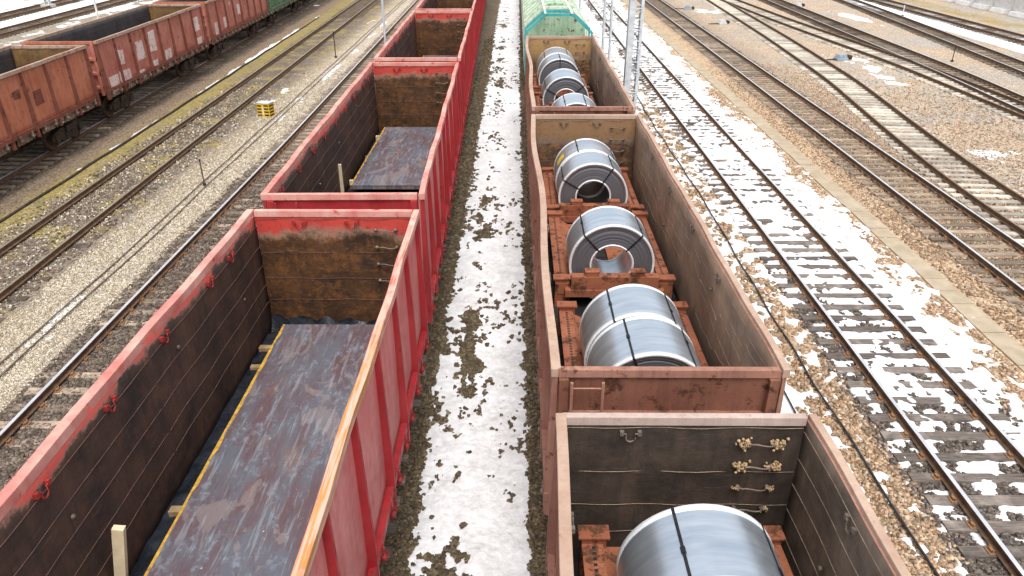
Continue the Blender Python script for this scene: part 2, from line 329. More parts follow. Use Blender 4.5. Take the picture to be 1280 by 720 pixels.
# ------------------------------------------------------------------ mesh builder
class MB:
    def __init__(s): s.v = []; s.f = []; s.m = []; s.s = []
    def add(s, vs, fs, mi=0, smooth=False):
        k = len(s.v); s.v += [tuple(p) for p in vs]
        for f in fs: s.f.append([i+k for i in f]); s.m.append(mi); s.s.append(smooth)
    def box(s, x0, x1, y0, y1, z0, z1, mi=0):
        if x0 > x1: x0, x1 = x1, x0
        if y0 > y1: y0, y1 = y1, y0
        vs = [(x, y, z) for z in (z0, z1) for y in (y0, y1) for x in (x0, x1)]
        s.add(vs, [(0, 2, 3, 1), (4, 5, 7, 6), (0, 1, 5, 4), (2, 6, 7, 3), (0, 4, 6, 2), (1, 3, 7, 5)], mi)
    def lbox(s, x0, x1, y0, y1, z0, z1, n, wob=lambda y: (0, 0), mi=0):
        """box along y with n segments, pushed by wob(y) -> (dx, dz)"""
        vs = []; fs = []
        for i in range(n+1):
            y = y0+(y1-y0)*i/n; dx, dz = wob(y)
            vs += [(x0+dx, y, z0+dz), (x1+dx, y, z0+dz), (x1+dx, y, z1+dz), (x0+dx, y, z1+dz)]
            if i:
                a = 4*(i-1); b = 4*i
                for k in range(4): fs.append((a+k, a+(k+1) % 4, b+(k+1) % 4, b+k))
        fs.append((3, 2, 1, 0)); fs.append(tuple(4*n+k for k in range(4)))
        s.add(vs, fs, mi)
    def prism(s, pts, axis, a, b, mi=0):
        """polygon pts in the other two axes, extruded along axis"""
        n = len(pts)
        def P(p, t): return {'x': (t, p[0], p[1]), 'y': (p[0], t, p[1]), 'z': (p[0], p[1], t)}[axis]
        vs = [P(p, a) for p in pts]+[P(p, b) for p in pts]
        fs = [tuple(range(n))[::-1], tuple(range(n, 2*n))]+[(i, (i+1) % n, (i+1) % n+n, i+n) for i in range(n)]
        s.add(vs, fs, mi)
    def tube(s, pts, r, n=6, mi=0, closed=False):
        pts = [Vector(p) for p in pts]; vs = []; fs = []; L = len(pts); up = Vector((0, 0, 1))
        for i, p in enumerate(pts):
            t = (pts[min(i+1, L-1)]-pts[max(i-1, 0)]).normalized()
            u = up if abs(t.z) < .9 else Vector((1, 0, 0))
            a = t.cross(u).normalized(); b = t.cross(a).normalized()
            rr = r[i] if isinstance(r, (list, tuple)) else r
            vs += [p+a*math.cos(2*math.pi*k/n)*rr+b*math.sin(2*math.pi*k/n)*rr for k in range(n)]
            if i:
                for k in range(n): fs.append(((i-1)*n+k, (i-1)*n+(k+1) % n, i*n+(k+1) % n, i*n+k))
        s.add(vs, fs, mi, True); s.add(vs[:n], [tuple(range(n))], mi); s.add(vs[-n:], [tuple(range(n))], mi)
    def lathe(s, prof, axis, c, n=32, mi=0, smooth=True, closed=False):
        """prof: (radius, along) pairs, about the axis through c"""
        vs = []; fs = []; L = len(prof)
        for i in range(n):
            a = 2*math.pi*i/n; ca, sa = math.cos(a), math.sin(a)
            for r, t in prof:
                p = {'x': (t, r*ca, r*sa), 'y': (r*ca, t, r*sa), 'z': (r*ca, r*sa, t)}[axis]
                vs.append((p[0]+c[0], p[1]+c[1], p[2]+c[2]))
        for i in range(n):
            j = (i+1) % n
            for k in range(L-1 if not closed else L):
                k2 = (k+1) % L; fs.append((i*L+k, j*L+k, j*L+k2, i*L+k2))
        s.add(vs, fs, mi, smooth)
    def build(s, name, mats, parent=None, bevel=0, loc=None):
        me = bpy.data.meshes.new(name); me.from_pydata(s.v, [], s.f)
        for m in (mats if isinstance(mats, (list, tuple)) else [mats]): me.materials.append(m)
        me.polygons.foreach_set('material_index', s.m); me.polygons.foreach_set('use_smooth', s.s)
        me.validate(); me.update()
        import bmesh
        bm = bmesh.new(); bm.from_mesh(me); bmesh.ops.recalc_face_normals(bm, faces=bm.faces); bm.to_mesh(me); bm.free()
        o = bpy.data.objects.new(name, me); col.objects.link(o)
        if parent: o.parent = parent
        if loc: o.location = loc
        if bevel:
            b = o.modifiers.new('bevel', 'BEVEL'); b.width = bevel; b.segments = 2; b.limit_method = 'ANGLE'; b.angle_limit = R(50)
        return o
def tag(o, label=None, cat=None, group=None, kind=None):
    for k, v in (('label', label), ('category', cat), ('group', group), ('kind', kind)):
        if v: o[k] = v
    return o
def empty(name, loc, label, cat, group=None, rz=0):
    o = bpy.data.objects.new(name, None); col.objects.link(o); o.empty_display_size = .2
    o.location = loc; o.rotation_euler = (0, 0, rz); return tag(o, label, cat, group)
def copy_tree(o, parent=None):
    c = o.copy(); col.objects.link(c); c.parent = parent
    for ch in o.children: copy_tree(ch, c)
    return c
def grid_obj(name, X, Y, Z, keep, mat, smooth=True):
    ny, nx = Z.shape
    v = np.stack([X, Y, Z], -1).reshape(-1, 3)
    i = np.arange(ny*nx).reshape(ny, nx)
    q = np.stack([i[:-1, :-1], i[:-1, 1:], i[1:, 1:], i[1:, :-1]], -1).reshape(-1, 4)
    if keep is not None:
        k = (keep[:-1, :-1] | keep[:-1, 1:] | keep[1:, 1:] | keep[1:, :-1]).reshape(-1); q = q[k]
        used = np.zeros(len(v), bool); used[q.reshape(-1)] = True
        remap = np.cumsum(used)-1; v = v[used]; q = remap[q]
    return np_mesh(name, v, q, mat, smooth)
def np_mesh(name, v, q, mat, smooth=False):
    me = bpy.data.meshes.new(name); me.vertices.add(len(v)); me.vertices.foreach_set('co', v.astype(np.float32).ravel())
    me.loops.add(q.size); me.loops.foreach_set('vertex_index', q.astype(np.int32).ravel())
    me.polygons.add(len(q)); me.polygons.foreach_set('loop_start', np.arange(0, q.size, q.shape[1], dtype=np.int32))
    me.polygons.foreach_set('loop_total', np.full(len(q), q.shape[1], np.int32))
    if smooth: me.polygons.foreach_set('use_smooth', np.ones(len(q), bool))
    me.materials.append(mat); me.update(calc_edges=True); me.validate()
    o = bpy.data.objects.new(name, me); col.objects.link(o); return o

cp, sp_ = math.cos(PITCH), math.sin(PITCH)
def proj(x, y, z=0.0):
    h = CAMZ-z; fw = y*cp+h*sp_
    return 646+FPX*x/fw, 360+FPX*(h*cp-y*sp_)/fw, fw
def inview(x, y, z=0, mx=40, my=40):
    u, v, fw = proj(x, y, z); return fw > .5 and -mx < u < 1280+mx and -my < v < 720+my

# ------------------------------------------------------------------ ground
xs = np.concatenate([[-500, -250, -120, -80], np.arange(-60, 60.01, .4), [80, 120, 250, 500]])
ys = np.concatenate([[-300, -100, -40, -15], np.arange(-8, 95, .4), [110, 150, 250, 600]])
X, Y = np.meshgrid(xs, ys)
tag(grid_obj('ground', X, Y, ground_z(X, Y), None, M['ground']), kind='structure')

# ------------------------------------------------------------------ snow fields
def snow_path(X, Y):
    e = (fbm(X*2.2, Y*2.2, 11, 5, .6)-.5)
    m = np.minimum((X+1.52+.0*Y), (.14-X))*1.7            # distance from edges
    m = np.clip(m, -1, .30)*np.where(X < -.6, .8, 1.15)
    hole = fbm(X*2.6, Y*1.5, 21, 5, .6)
    left = np.exp(-((X+1.02)/.34)**2)
    clump = sstep(.38, .62, fbm(X*.35, Y*.28, 33, 3))
    h2 = fbm(X*7, Y*6, 27, 4, .6)
    e2 = fbm(X*6, Y*5, 13, 4, .6)-.5
    t = .16+m*.66+e*.24+e2*.26-left*sstep(.42, .60, hole)*(.10+.62*clump)*.60-sstep(.56, .68, h2)*.20*(.20+left)-sstep(.66, .72, fbm(X*11, Y*8, 29, 3, .6))*.5*sstep(.40, .62, fbm(X*1.2, Y*.8, 31, 2))
    return t
def snow_right(X, Y):
    n = fbm(X*1.7, Y*1.0, 41, 5, .58); big = fbm(X*.5, Y*.22, 47, 3); fine = fbm(X*6, Y*5, 52, 2, .6)
    near = sstep(8, 21, Y)                                   # far part keeps more snow
    c = np.zeros_like(X)
    # strip beside the coil train
    a = np.exp(-((X-5.35)/.75)**2); c = c+a*(.66+.16*near)*sstep(7.5, 10.5, Y)+a*.2
    c = c+np.exp(-((X-4.4)/.5)**2)*(.42+.2*near)
    c = c+np.exp(-((X-6.7)/.5)**2)*(.36+.16*near+.35*sstep(34, 50, Y))
    # between the rails
    b = ((X > 7.45) & (X < 9.07)); c = np.where(b, .60+.15*sstep(9, 14, Y)+.02*np.sin(Y*1.1), c)
    b2 = ((X > 6.95) & (X <= 7.45)); c = np.where(b2, .44+.13*near, c)
    # verge right of the track
    r = sstep(10.95, 10.05, X+(fbm(X*0+3, Y*.6, 61, 4)-.5)*1.7)*sstep(9.02, 9.15, X)
    c = np.where(X > 9.07, .30+.55*r-.10*sstep(11.2, 8.5, Y)*(X > 10), c)
    sp = fbm(X*3.2, Y*2.4, 55, 3, .65)
    t = (c-(.49)-.07*sstep(15, 8, Y))*.9+(n-.5)*.42+(big-.5)*.30+(fine-.5)*.80+(sp-.5)*1.0
    return t
def snow_far(X, Y):
    n = fbm(X*.8, Y*.55, 71, 5, .55); big = fbm(X*.16, Y*.1, 77, 3); fine = fbm(X*4, Y*3, 79, 3)
    c = np.full_like(X, .17)
    c = np.where((X > 34.2) & (X < 38.9), .66, c)
    c = np.where((X > 38.9), .10, c)
    c = c+.17*np.exp(-((X-12.45)/.35)**2)*sstep(26, 18, Y)
    c = c+.30*np.exp(-((X-19.6)**2/8+(Y-73)**2/50))+.30*np.exp(-((X-21.6)**2/2.0+(Y-46)**2/26))+.22*np.exp(-((X-19.5)**2/1.5+(Y-28)**2/8))
    c = c+.30*np.exp(-((X-30.2)**2/1.5+(Y-68)**2/60))+.2*np.exp(-((X-15.8)**2/.5+(Y-37)**2/6))
    xl = X+.026*np.maximum(Y-22, 0)
    c = np.where(X < -11.5, .12, c)
    c = c+.52*np.exp(-((xl+16.55)/.22)**2)*(X < 0)*(.55+.35*sstep(32, 46, Y)-.5*sstep(52, 66, Y))
    c = c+.20*np.exp(-((X+11.2)/.35)**2)+.14*np.exp(-((X+12.5)/.4)**2)*(X < 0)
    c = np.where(X < -40.5, .60, c); c = np.where((X < -22) & (X > -40.5), .46, c)
    return (c-.46)+(n-.5)*.62+(big-.5)*.35+(fine-.5)*.15
def yvals(a, b, d0, k):
    out = [a]
    while out[-1] < b: out.append(out[-1]+d0+(out[-1]-a)*k)
    return np.array(out)
def snow_obj(x, y, fn, cap=.035, steep=.35, zoff=0):
    X, Y = np.meshgrid(x, y); t = fn(X, Y)
    th = np.where(t > 0, cap*(1-np.exp(-t*steep*14)), t*.35)
    Z = ground_z(X, Y)+np.maximum(th, -.05)+zoff
    return X, Y, Z, t > -.10
X, Y, Z, K = snow_obj(np.arange(-1.75, .45, .022), yvals(5.5, 86, .025, .0028), snow_path)
Z = Z+np.where(snow_path(X, Y) > .03, (fbm(X*5, Y*4, 91, 3)-.5)*.05+(fbm(X*1.5, Y*1.2, 92, 2)-.5)*.05, 0)
tag(grid_obj('snow_path', X, Y, Z, K, M['snow']), 'trampled strip of old snow between the two wagon rows', 'snow', kind='stuff')
X, Y, Z, K = snow_obj(np.arange(3.6, 11.3, .023), yvals(6, 86, .022, .0026), snow_right, cap=.05)
Z = Z+np.where((X > 6.9) & (X < 9.75), .010+.022*sstep(12, 30, Y)+(fbm(X*3, Y*3, 95, 3)-.5)*.05, (fbm(X*3, Y*3, 96, 3)-.5)*.02)
tag(grid_obj('snow', X, Y, Z, K, M['snow']), 'patchy snow over and beside the first track right of the coil wagons', 'snow', kind='stuff')
def in_poly(X, Y): return (Y > 8)
xx = np.concatenate([np.arange(-62, -40, .16), np.arange(-40, -23, .14), np.arange(-17.9, -10.6, .07), np.arange(11.9, 24, .08), np.arange(24, 52, .14)])
gap = (xx > -23.2) & (xx < -17.8)
for tagname, sel, lab in (('snow_patch', xx < -10, 'thin melting snow patches on the tracks left of the wagons'), ('snow_remnant', xx > 10, 'scattered snow remnants among the tracks on the right')):
    xv = xx[sel]; X, Y, Z, K = snow_obj(xv, yvals(8, 88, .07, .0018), snow_far, cap=.04)
    K &= ~((X < -17.9) & (X > -23.2))
    tag(grid_obj(tagname, X, Y, Z, K, M['snow']), lab, 'snow', kind='stuff')

# ------------------------------------------------------------------ loose stones
rng = np.random.default_rng(5)
CUBE = np.array([(x, y, z) for z in (-1, 1) for y in (-1, 1) for x in (-1, 1)], float)
CF = np.array([(0, 2, 3, 1), (4, 5, 7, 6), (0, 1, 5, 4), (2, 6, 7, 3), (0, 4, 6, 2), (1, 3, 7, 5)])
def stones(name, label, regions):
    allv = []; allf = []; cols = []; off = 0
    for (x0, x1, y0, y1, dens, s0, s1, pal, snowfn, thr) in regions:
        n = int((x1-x0)*(y1-y0)*dens)
        # fewer and a little larger with distance
        x = rng.uniform(x0, x1, n); y = y0+(y1-y0)*rng.uniform(0, 1, n)**1.45
        u, v_, fw = proj(x, y, -.2); ok = (u > -30) & (u < 1310) & (v_ < 760)
        ok &= rng.uniform(0, 1, n) < sstep(y1, y1-(y1-y0)*.45, y)*sstep(x0, x0+.35, x+(x0 < -2.2)*9)*sstep(x1, x1-.35, x-(x1 < .8)*9)+.0
        ok &= ~((x > 10.93) & (x < 11.67)); ok &= ~((x > 12.45) & (x < 15.15) & (s0 > .034))
        if snowfn is not None: ok &= snowfn(x, y) < thr
        x = x[ok]; y = y[ok]; n = len(x)
        if not n: continue
        s = rng.uniform(s0, s1, n)*(1+.010*(y-y0))
        q = CUBE[None]*(1+rng.uniform(-.42, .25, (n, 8, 3)))*s[:, None, None]*np.array([1.0, 1.15, .75])*rng.uniform(.7, 1.3, (n, 1, 3))*.5
        a = rng.uniform(0, 6.28, n); b = rng.normal(0, .5, n)
        ca, sa, cb, sb = np.cos(a), np.sin(a), np.cos(b), np.sin(b)
        yy = q[:, :, 1]*cb[:, None]-q[:, :, 2]*sb[:, None]; zz = q[:, :, 1]*sb[:, None]+q[:, :, 2]*cb[:, None]
        xx2 = q[:, :, 0]*ca[:, None]-yy*sa[:, None]; yy2 = q[:, :, 0]*sa[:, None]+yy*ca[:, None]
        V = np.stack([xx2+x[:, None], yy2+y[:, None], zz+(ground_z(x, y)+s*.18)[:, None]], -1)
        allv.append(V.reshape(-1, 3)); allf.append((CF[None]+(np.arange(n)*8)[:, None, None]).reshape(-1, 4)+off); off += n*8
        P = np.array(pal); c = P[rng.integers(0, len(P), n)]*rng.uniform(.6, 1.35, (n, 1)); cols.append(np.repeat(c, 8, 0))
    o = np_mesh(name, np.concatenate(allv), np.concatenate(allf), M['stone'])
    c = np.clip(np.concatenate(cols), 0, 1); c4 = np.concatenate([c, np.ones((len(c), 1))], 1).astype(np.float32)
    at = o.data.color_attributes.new('tint', 'FLOAT_COLOR', 'POINT'); at.data.foreach_set('color', c4.ravel())
    return tag(o, label, 'gravel', kind='stuff')
BR = [(.13, .095, .05), (.10, .075, .045), (.17, .13, .075), (.08, .06, .045), (.21, .17, .11)]
TAN = [(.50, .34, .215), (.44, .27, .155), (.60, .44, .29), (.34, .21, .12), (.58, .46, .34), (.48, .36, .25), (.26, .18, .12)]
LG2 = [(.40, .38, .35), (.50, .46, .40)]
DK = [(.11, .09, .08), (.16, .135, .12), (.07, .06, .055), (.22, .18, .15)]
LG = [(.60, .53, .42), (.50, .44, .34), (.68, .62, .52), (.42, .36, .27), (.54, .45, .31)]
DB = [(.13, .10, .08), (.09, .07, .055), (.18, .14, .11), (.22, .18, .15)]
stones('gravel', 'brown and dark crushed stone between the two wagon rows',
       [(-2.3, .75, 5.5, 17, 900, .035, .062, BR, snow_path, .02), (-2.3, .75, 13, 60, 330, .05, .085, BR, snow_path, .02)])
stones('ballast', 'tan and black crushed stone around the snowy track on the right',
       [(3.8, 7.0, 6.5, 17, 520, .035, .065, TAN, snow_right, .03), (3.8, 7.0, 14, 48, 190, .05, .09, TAN, snow_right, .03),
        (6.6, 10.0, 7.5, 20, 450, .035, .065, DK, snow_right, .03), (9.6, 12.9, 9, 24, 330, .035, .065, TAN, snow_right, .03),
        (9.6, 17.5, 19, 50, 110, .03, .05, TAN, None, 0), (17, 24, 24, 45, 50, .035, .06, TAN+LG2, None, 0), (12.2, 17.5, 15, 30, 170, .035, .07, TAN+DK, None, 0), (12.4, 15.2, 12, 40, 330, .026, .045, DB+TAN[:4], None, 0)])
stones('loose_gravel', 'pale loose gravel beside the tracks left of the wagons',
       [(-12.3, -10.1, 9, 26, 520, .022, .042, LG, None, 0), (-12.4, -10.1, 17, 50, 110, .035, .06, LG, None, 0),
        (-10.2, -7.2, 8, 30, 330, .035, .07, DB, None, 0), (-15.9, -12.6, 14, 46, 60, .03, .06, DB+LG, None, 0)])

# ------------------------------------------------------------------ railway tracks
GA = .80
def smooth_path(pts, y0=None, y1=None, step=1.0):
    """pts: (y, x) knots -> dense list of points"""
    ys = [p[0] for p in pts]; xs_ = [p[1] for p in pts]
    Yv = np.arange(ys[0], ys[-1]+.01, step)
    Xv = np.interp(Yv, ys, xs_)
    if len(pts) > 2:
        for _ in range(8): Xv[1:-1] = (Xv[:-2]+2*Xv[1:-1]+Xv[2:])/4
    return Xv, Yv
PROF = [(-.070, -.165), (.070, -.165), (.070, -.150), (.012, -.130), (.012, -.045), (.037, -.035), (.037, -.004), (.030, 0), (-.030, 0), (-.037, -.004), (-.037, -.035), (-.012, -.045), (-.012, -.130), (-.070, -.150)]
def rail_mesh(Xv, Yv, off, zo):
    mb = MB(); n = len(PROF); vs = []; fs = []; fm = []
    tx = np.gradient(Xv); ty = np.gradient(Yv); L = np.hypot(tx, ty); nx = ty/L; ny = -tx/L
    for i in range(len(Xv)):
        for (a, z) in PROF: vs.append((Xv[i]+nx[i]*(off+a), Yv[i]+ny[i]*(off+a), z+zo))
    for i in range(len(Xv)-1):
        for k in range(n):
            f = (i*n+k, i*n+(k+1) % n, (i+1)*n+(k+1) % n, (i+1)*n+k)
            mb.f.append(list(f)); mb.m.append(1 if k in (6, 7, 8) else 0); mb.s.append(False)
    mb.v = vs; return mb
def sleeper_mesh(name, L, wd, mat, seed, conc=False):
    rs = random.Random(seed); mb = MB()
    if conc:
        mb.prism([(-wd/2, -.33), (wd/2, -.33), (wd/2-.025, -.168), (-wd/2+.025, -.168)], 'x', -L/2, L/2)
        mb.v = [(x, y, z) for (x, y, z) in mb.v]
    else:
        n = 6; a = [-.168+rs.uniform(-.006, .002) for _ in range(n+1)]; wv = [wd/2+rs.uniform(-.012, .006) for _ in range(n+1)]
        vs = []; fs = []
        for i in range(n+1):
            x = -L/2+L*i/n+(rs.uniform(-.03, .03) if i in (0, n) else 0)
            vs += [(x, -wv[i], -.32), (x, wv[i], -.32), (x, wv[i]-.012, a[i]), (x, -wv[i]+.012, a[i])]
            if i:
                p, q = 4*(i-1), 4*i; fs += [(p+k, p+(k+1) % 4, q+(k+1) % 4, q+k) for k in range(4)]
        fs += [(0, 1, 2, 3), (4*n, 4*n+1, 4*n+2, 4*n+3)]; mb.add(vs, fs)
    o = mb.build(name, mat); me = o.data; bpy.data.objects.remove(o); return me
def fast_mesh():
    mb = MB()
    mb.box(-.17, .17, -.085, .085, -.1675, -.155)
    for s in (-1, 1):
        mb.box(s*.085, s*.135, -.045, .045, -.156, -.115)
        for t in (-.05, .05): mb.lathe([(0, -.095), (.016, -.095), (.016, -.155)], 'z', (s*.11, t, 0), 6, 0, False)
    o = mb.build('tie_plate', M['fast']); me = o.data; bpy.data.objects.remove(o); return me
FAST = fast_mesh()
SL = {}
for key, mat, L, wd, conc in (('dark', 'sl_dark', 2.7, .25, False), ('brown', 'sl_brown', 2.7, .25, False), ('grey', 'sl_grey', 2.7, .25, False), ('conc', 'sl_conc', 2.62, .28, True)):
    SL[key] = [sleeper_mesh('sleeper', L, wd, M[mat], i, conc) for i in range(3)]
def track(label, knots, sl, head, spacing=.55, zo=0.0, fast_n=0, slw=1.0, bury=0.0, skip=None):
    Xv, Yv = smooth_path(knots)
    root = empty('railway_track', (float(Xv[0]), float(Yv[0]), zo), label, 'railway track', 'railway tracks of the yard')
    x0, y0 = float(Xv[0]), float(Yv[0])
    for s in (-1, 1):
        mb = rail_mesh(Xv-x0, Yv-y0, s*GA, 0); mb.build('rail', [M['web'], M[head]], root)
    seg = np.hypot(np.diff(Xv), np.diff(Yv)); S = np.concatenate([[0], np.cumsum(seg)])
    pos = np.arange(.2, S[-1], spacing); items = []
    for q in pos:
        q += random.uniform(-.025, .025)
        x = float(np.interp(q, S, Xv)); y = float(np.interp(q, S, Yv))
        x2 = float(np.interp(q+.5, S, Xv)); y2 = float(np.interp(q+.5, S, Yv))
        if not (inview(x-1.3, y, -.2) or inview(x+1.3, y, -.2) or inview(x, y, -.2)): continue
        if skip and skip(x, y): continue
        items.append((x, y, -math.atan2(x2-x, max(y2-y, 1e-4))+random.uniform(-.012, .012)))
    items.sort(key=lambda t: t[1])
    for i, (x, y, a) in enumerate(items[:100]):
        o = bpy.data.objects.new('sleeper', SL[sl][i*7 % 3]); col.objects.link(o); o.parent = root
        o.location = (x-x0, y-y0, -.001-bury-random.uniform(0, .006+bury*.3)); o.rotation_euler = (0, 0, a+(math.pi if i % 2 else 0)); o.scale = (slw, 1, 1)
        if i < fast_n:
            for s in (-1, 1):
                p = bpy.data.objects.new('tie_plate', FAST); col.objects.link(p); p.parent = o
                p.location = (s*GA/slw, 0, .003); p.scale = (1/slw, 1, 1)
    rest = items[100:]
    if rest:
        mb = MB()
        for (x, y, a) in rest:
            c, s_ = math.cos(a), math.sin(a); k = len(mb.v); hw = 1.33*slw
            vs = []
            for z in (-.32, -.17):
                for (px, py) in ((-hw, -.12), (hw, -.12), (hw, .12), (-hw, .12)): vs.append((x-x0+px*c-py*s_, y-y0+px*s_+py*c, z))
            mb.add(vs, [(4, 5, 6, 7), (0, 1, 5, 4), (1, 2, 6, 5), (2, 3, 7, 6), (3, 0, 4, 7)])
        tag(mb.build('sleeper_row', M['sl_'+sl], root), kind='stuff')
    return root
# left to right
track('farthest railway track at the left edge, snow lying between its rusty rails', [(50, -44.6), (95, -47.0)], 'brown', 'head_rusty')
track('pair of rusty rails just beyond the open brown wagons on the left', [(40, -39.0), (95, -41.5)], 'brown', 'head_rusty')
track('dark railway track carrying the old brown and green wagons on the left', [(8, -18.55), (22, -19.1), (95, -22.2)], 'grey', 'head', bury=.012)
track('mossy disused railway track left of the striped marker box', [(8, -13.6), (20, -13.95), (95, -15.7)], 'brown', 'head_weed', bury=.06)
track('railway track with one shiny rail showing beside the red wagons', [(4, -8.75), (30, -8.75), (95, -9.6)], 'grey', 'head', fast_n=50, bury=.034)
track('railway track hidden under the row of red wagons', [(-8, -3.27), (12, -3.27), (95, -4.77)], 'dark', 'head', skip=lambda x, y: y > 60)
track('railway track under the brown wagons loaded with coils', [(-8, 1.97), (95, 1.97)], 'dark', 'head', skip=lambda x, y: y > 60)
track('snow-covered railway track with dark timber sleepers right of the coil wagons', [(3, 8.26), (95, 8.26)], 'dark', 'head', fast_n=70, spacing=.56)
track('railway track with grey sleepers and bright rails beside the concrete slab walkway', [(8, 13.72), (95, 14.05)], 'grey', 'head', fast_n=60, bury=.008)
track('railway track with pale concrete sleepers running alongside the grey-sleepered one', [(10, 15.95), (24, 16.15), (30, 16.75), (36, 17.5), (42, 18.3), (57, 19.35), (65, 19.75), (95, 21.2)], 'conc', 'head_rusty', slw=.93, zo=.006)
track('curving brown-railed track with pale sleepers that merges into its brown-sleepered neighbour', [(20, 24.1), (34, 24.4), (47, 24.2), (58, 23.3), (68, 22.6), (95, 21.4)], 'conc', 'head_rusty', zo=.008)
track('brown-sleepered railway track that the curving brown-railed track runs into', [(20, 24.0), (36, 25.0), (44, 25.6), (60, 26.0), (95, 26.9)], 'brown', 'head', bury=.02)
track('railway track with brown sleepers short of the snowed-over track far right', [(32, 29.3), (45, 30.6), (58, 32.0), (68, 33.0), (80, 34.2), (95, 35.2)], 'brown', 'head', bury=.02)
track('snowed-over railway track nearest the white boundary wall', [(45, 37.2), (95, 37.6)], 'brown', 'head_rusty')

# ------------------------------------------------------------------ concrete slab walkway (cable trough)
root = empty('slab_walkway', (11.3, 8, -.2), 'narrow walkway of tan concrete slabs in the gravel between two tracks', 'walkway')
mbs = MB(); rs = random.Random(3); y = 8.0; k = 0
while y < 84:
    L = .70; dx = rs.uniform(-.012, .012); dz = rs.uniform(-.008, .008); zz = float(ground_z(11.3, y))+.045
    if inview(11.3, y, -.2):
        mb = MB() if k < 100 else mbs
        a = rs.uniform(-.01, .01)
        mb.box(-.29+dx, .29+dx, y-8+.008, y-8+L-.008, zz-.10+.2+dz, zz+.2+dz)
        if k < 100: mb.build('slab', M['slab'], root, bevel=.008)
        k += 1
    y += L
if mbs.v: tag(mbs.build('slab_row', M['slab'], root), kind='stuff')

# ------------------------------------------------------------------ wagons
def bogie(parent, y, rmat=None, zs=0):
    b = MB()
    for s in (-1, 1):
        x0, x1 = s*1.02-.06, s*1.02+.06
        b.prism([(y-1.25, .42), (y-1.2, .62), (y-.6, .78), (y+.6, .78), (y+1.2, .62), (y+1.25, .42), (y+1.05, .38), (y+.75, .45), (y+.45, .24), (y-.45, .24), (y-.75, .45), (y-1.05, .38)], 'x', x0, x1)
        for dy in (-.925, .925): b.box(s*1.02-.12, s*1.02+.12, y+dy-.14, y+dy+.14, .36, .62)
        for dy in (-.2, 0, .2): b.lathe([(.075, .30), (.075, .34), (.055, .36), (.075, .40), (.055, .44), (.075, .48), (.055, .52), (.075, .56)], 'z', (s*1.09, y+dy, 0), 10)
    b.box(-1.15, 1.15, y-.2, y+.2, .56, .80)
    for dy in (-.925, .925):
        b.tube([(-1.0, y+dy, .475), (1.0, y+dy, .475)], .07, 10)
        b.tube([(-.8, y+dy*.45, .40), (.8, y+dy*.45, .40)], .05, 6)
    o = b.build('bogie', M['gear'], parent)
    for dy in (-.925, .925):
        for s in (-1, 1):
            wb = MB()
            wb.lathe([(.0, s*.80-.07), (.09, s*.80-.07), (.1, s*.80-.02), (.36, s*.80-.02), (.40, s*.80-.065), (.475, s*.80-.065), (.475, s*.80+.04*1), (.40, s*.80+.06), (.36, s*.80+.02), (.1, s*.80+.03), (.09, s*.80+.07), (0, s*.80+.07)] if s > 0 else
                     [(.0, s*.80+.07), (.09, s*.80+.07), (.1, s*.80+.02), (.36, s*.80+.02), (.40, s*.80+.065), (.475, s*.80+.065), (.475, s*.80-.04), (.40, s*.80-.06), (.36, s*.80-.02), (.1, s*.80-.03), (.09, s*.80-.07), (0, s*.80-.07)], 'x', (0, y+dy, .475), 28)
            wb.build('wheel', M['wheel'], o)
    return o
def u_hook(p, axis, s, rad=.055, drop=.11, r=.011):
    """U-shaped iron on a wall: p point on the wall, axis along-wall dir 'x' or 'y', s = normal sign"""
    mb = MB(); pts = []
    for i in range(9):
        a = math.pi*i/8; pts.append((rad*math.cos(a), -drop-rad*math.sin(a)*1.0+.04))
    pts = [(rad*1.7, .0), (rad, 0)]+pts+[(-rad, 0), (-rad*1.7, 0)]
    def P(u, z, n=.035): return (p[0]+s*n, p[1]+u, p[2]+z) if axis == 'y' else (p[0]+u, p[1]+s*n, p[2]+z)
    mb.tube([P(u, z) for u, z in pts], r, 6)
    for q in (-1.9, 1.9):
        c = P(q*rad, 0, .02); mb.box(c[0]-.024, c[0]+.024, c[1]-.024, c[1]+.024, c[2]-.03, c[2]+.03)
    return mb
def grab(p, w_, s, r=.012, sag=.03, lumps=None, rs=random):
    mb = MB(); n = 8
    mb.tube([(p[0]-w_/2+w_*i/n, p[1]+s*(.02+.05*min(1, 3*math.sin(math.pi*i/n))), p[2]+sag*math.sin(2*math.pi*i/n)*.5) for i in range(n+1)], r, 6)
    for q in (-1, 1): mb.lathe([(0, -.03), (.032, -.025), (.036, 0), (.028, .03), (0, .035)], 'y', (p[0]+q*w_/2, p[1]+s*.03, p[2]), 8)
    return mb
def lump(p, r, seed):
    rs = random.Random(seed); mb = MB()
    for k in range(38):
        c = (p[0]+rs.gauss(0, r*.5), p[1]+rs.uniform(-.02, .02), p[2]+rs.gauss(0, r*.36))
        q = [rs.uniform(.6, 1.3)*r*.24 for _ in range(5)]
        mb.lathe([(0, -q[0]), (q[1]*.8, -q[0]*.5), (q[2], 0), (q[3]*.8, q[0]*.5), (0, q[0])], 'xyz'[k % 3], c, 7)
    return mb

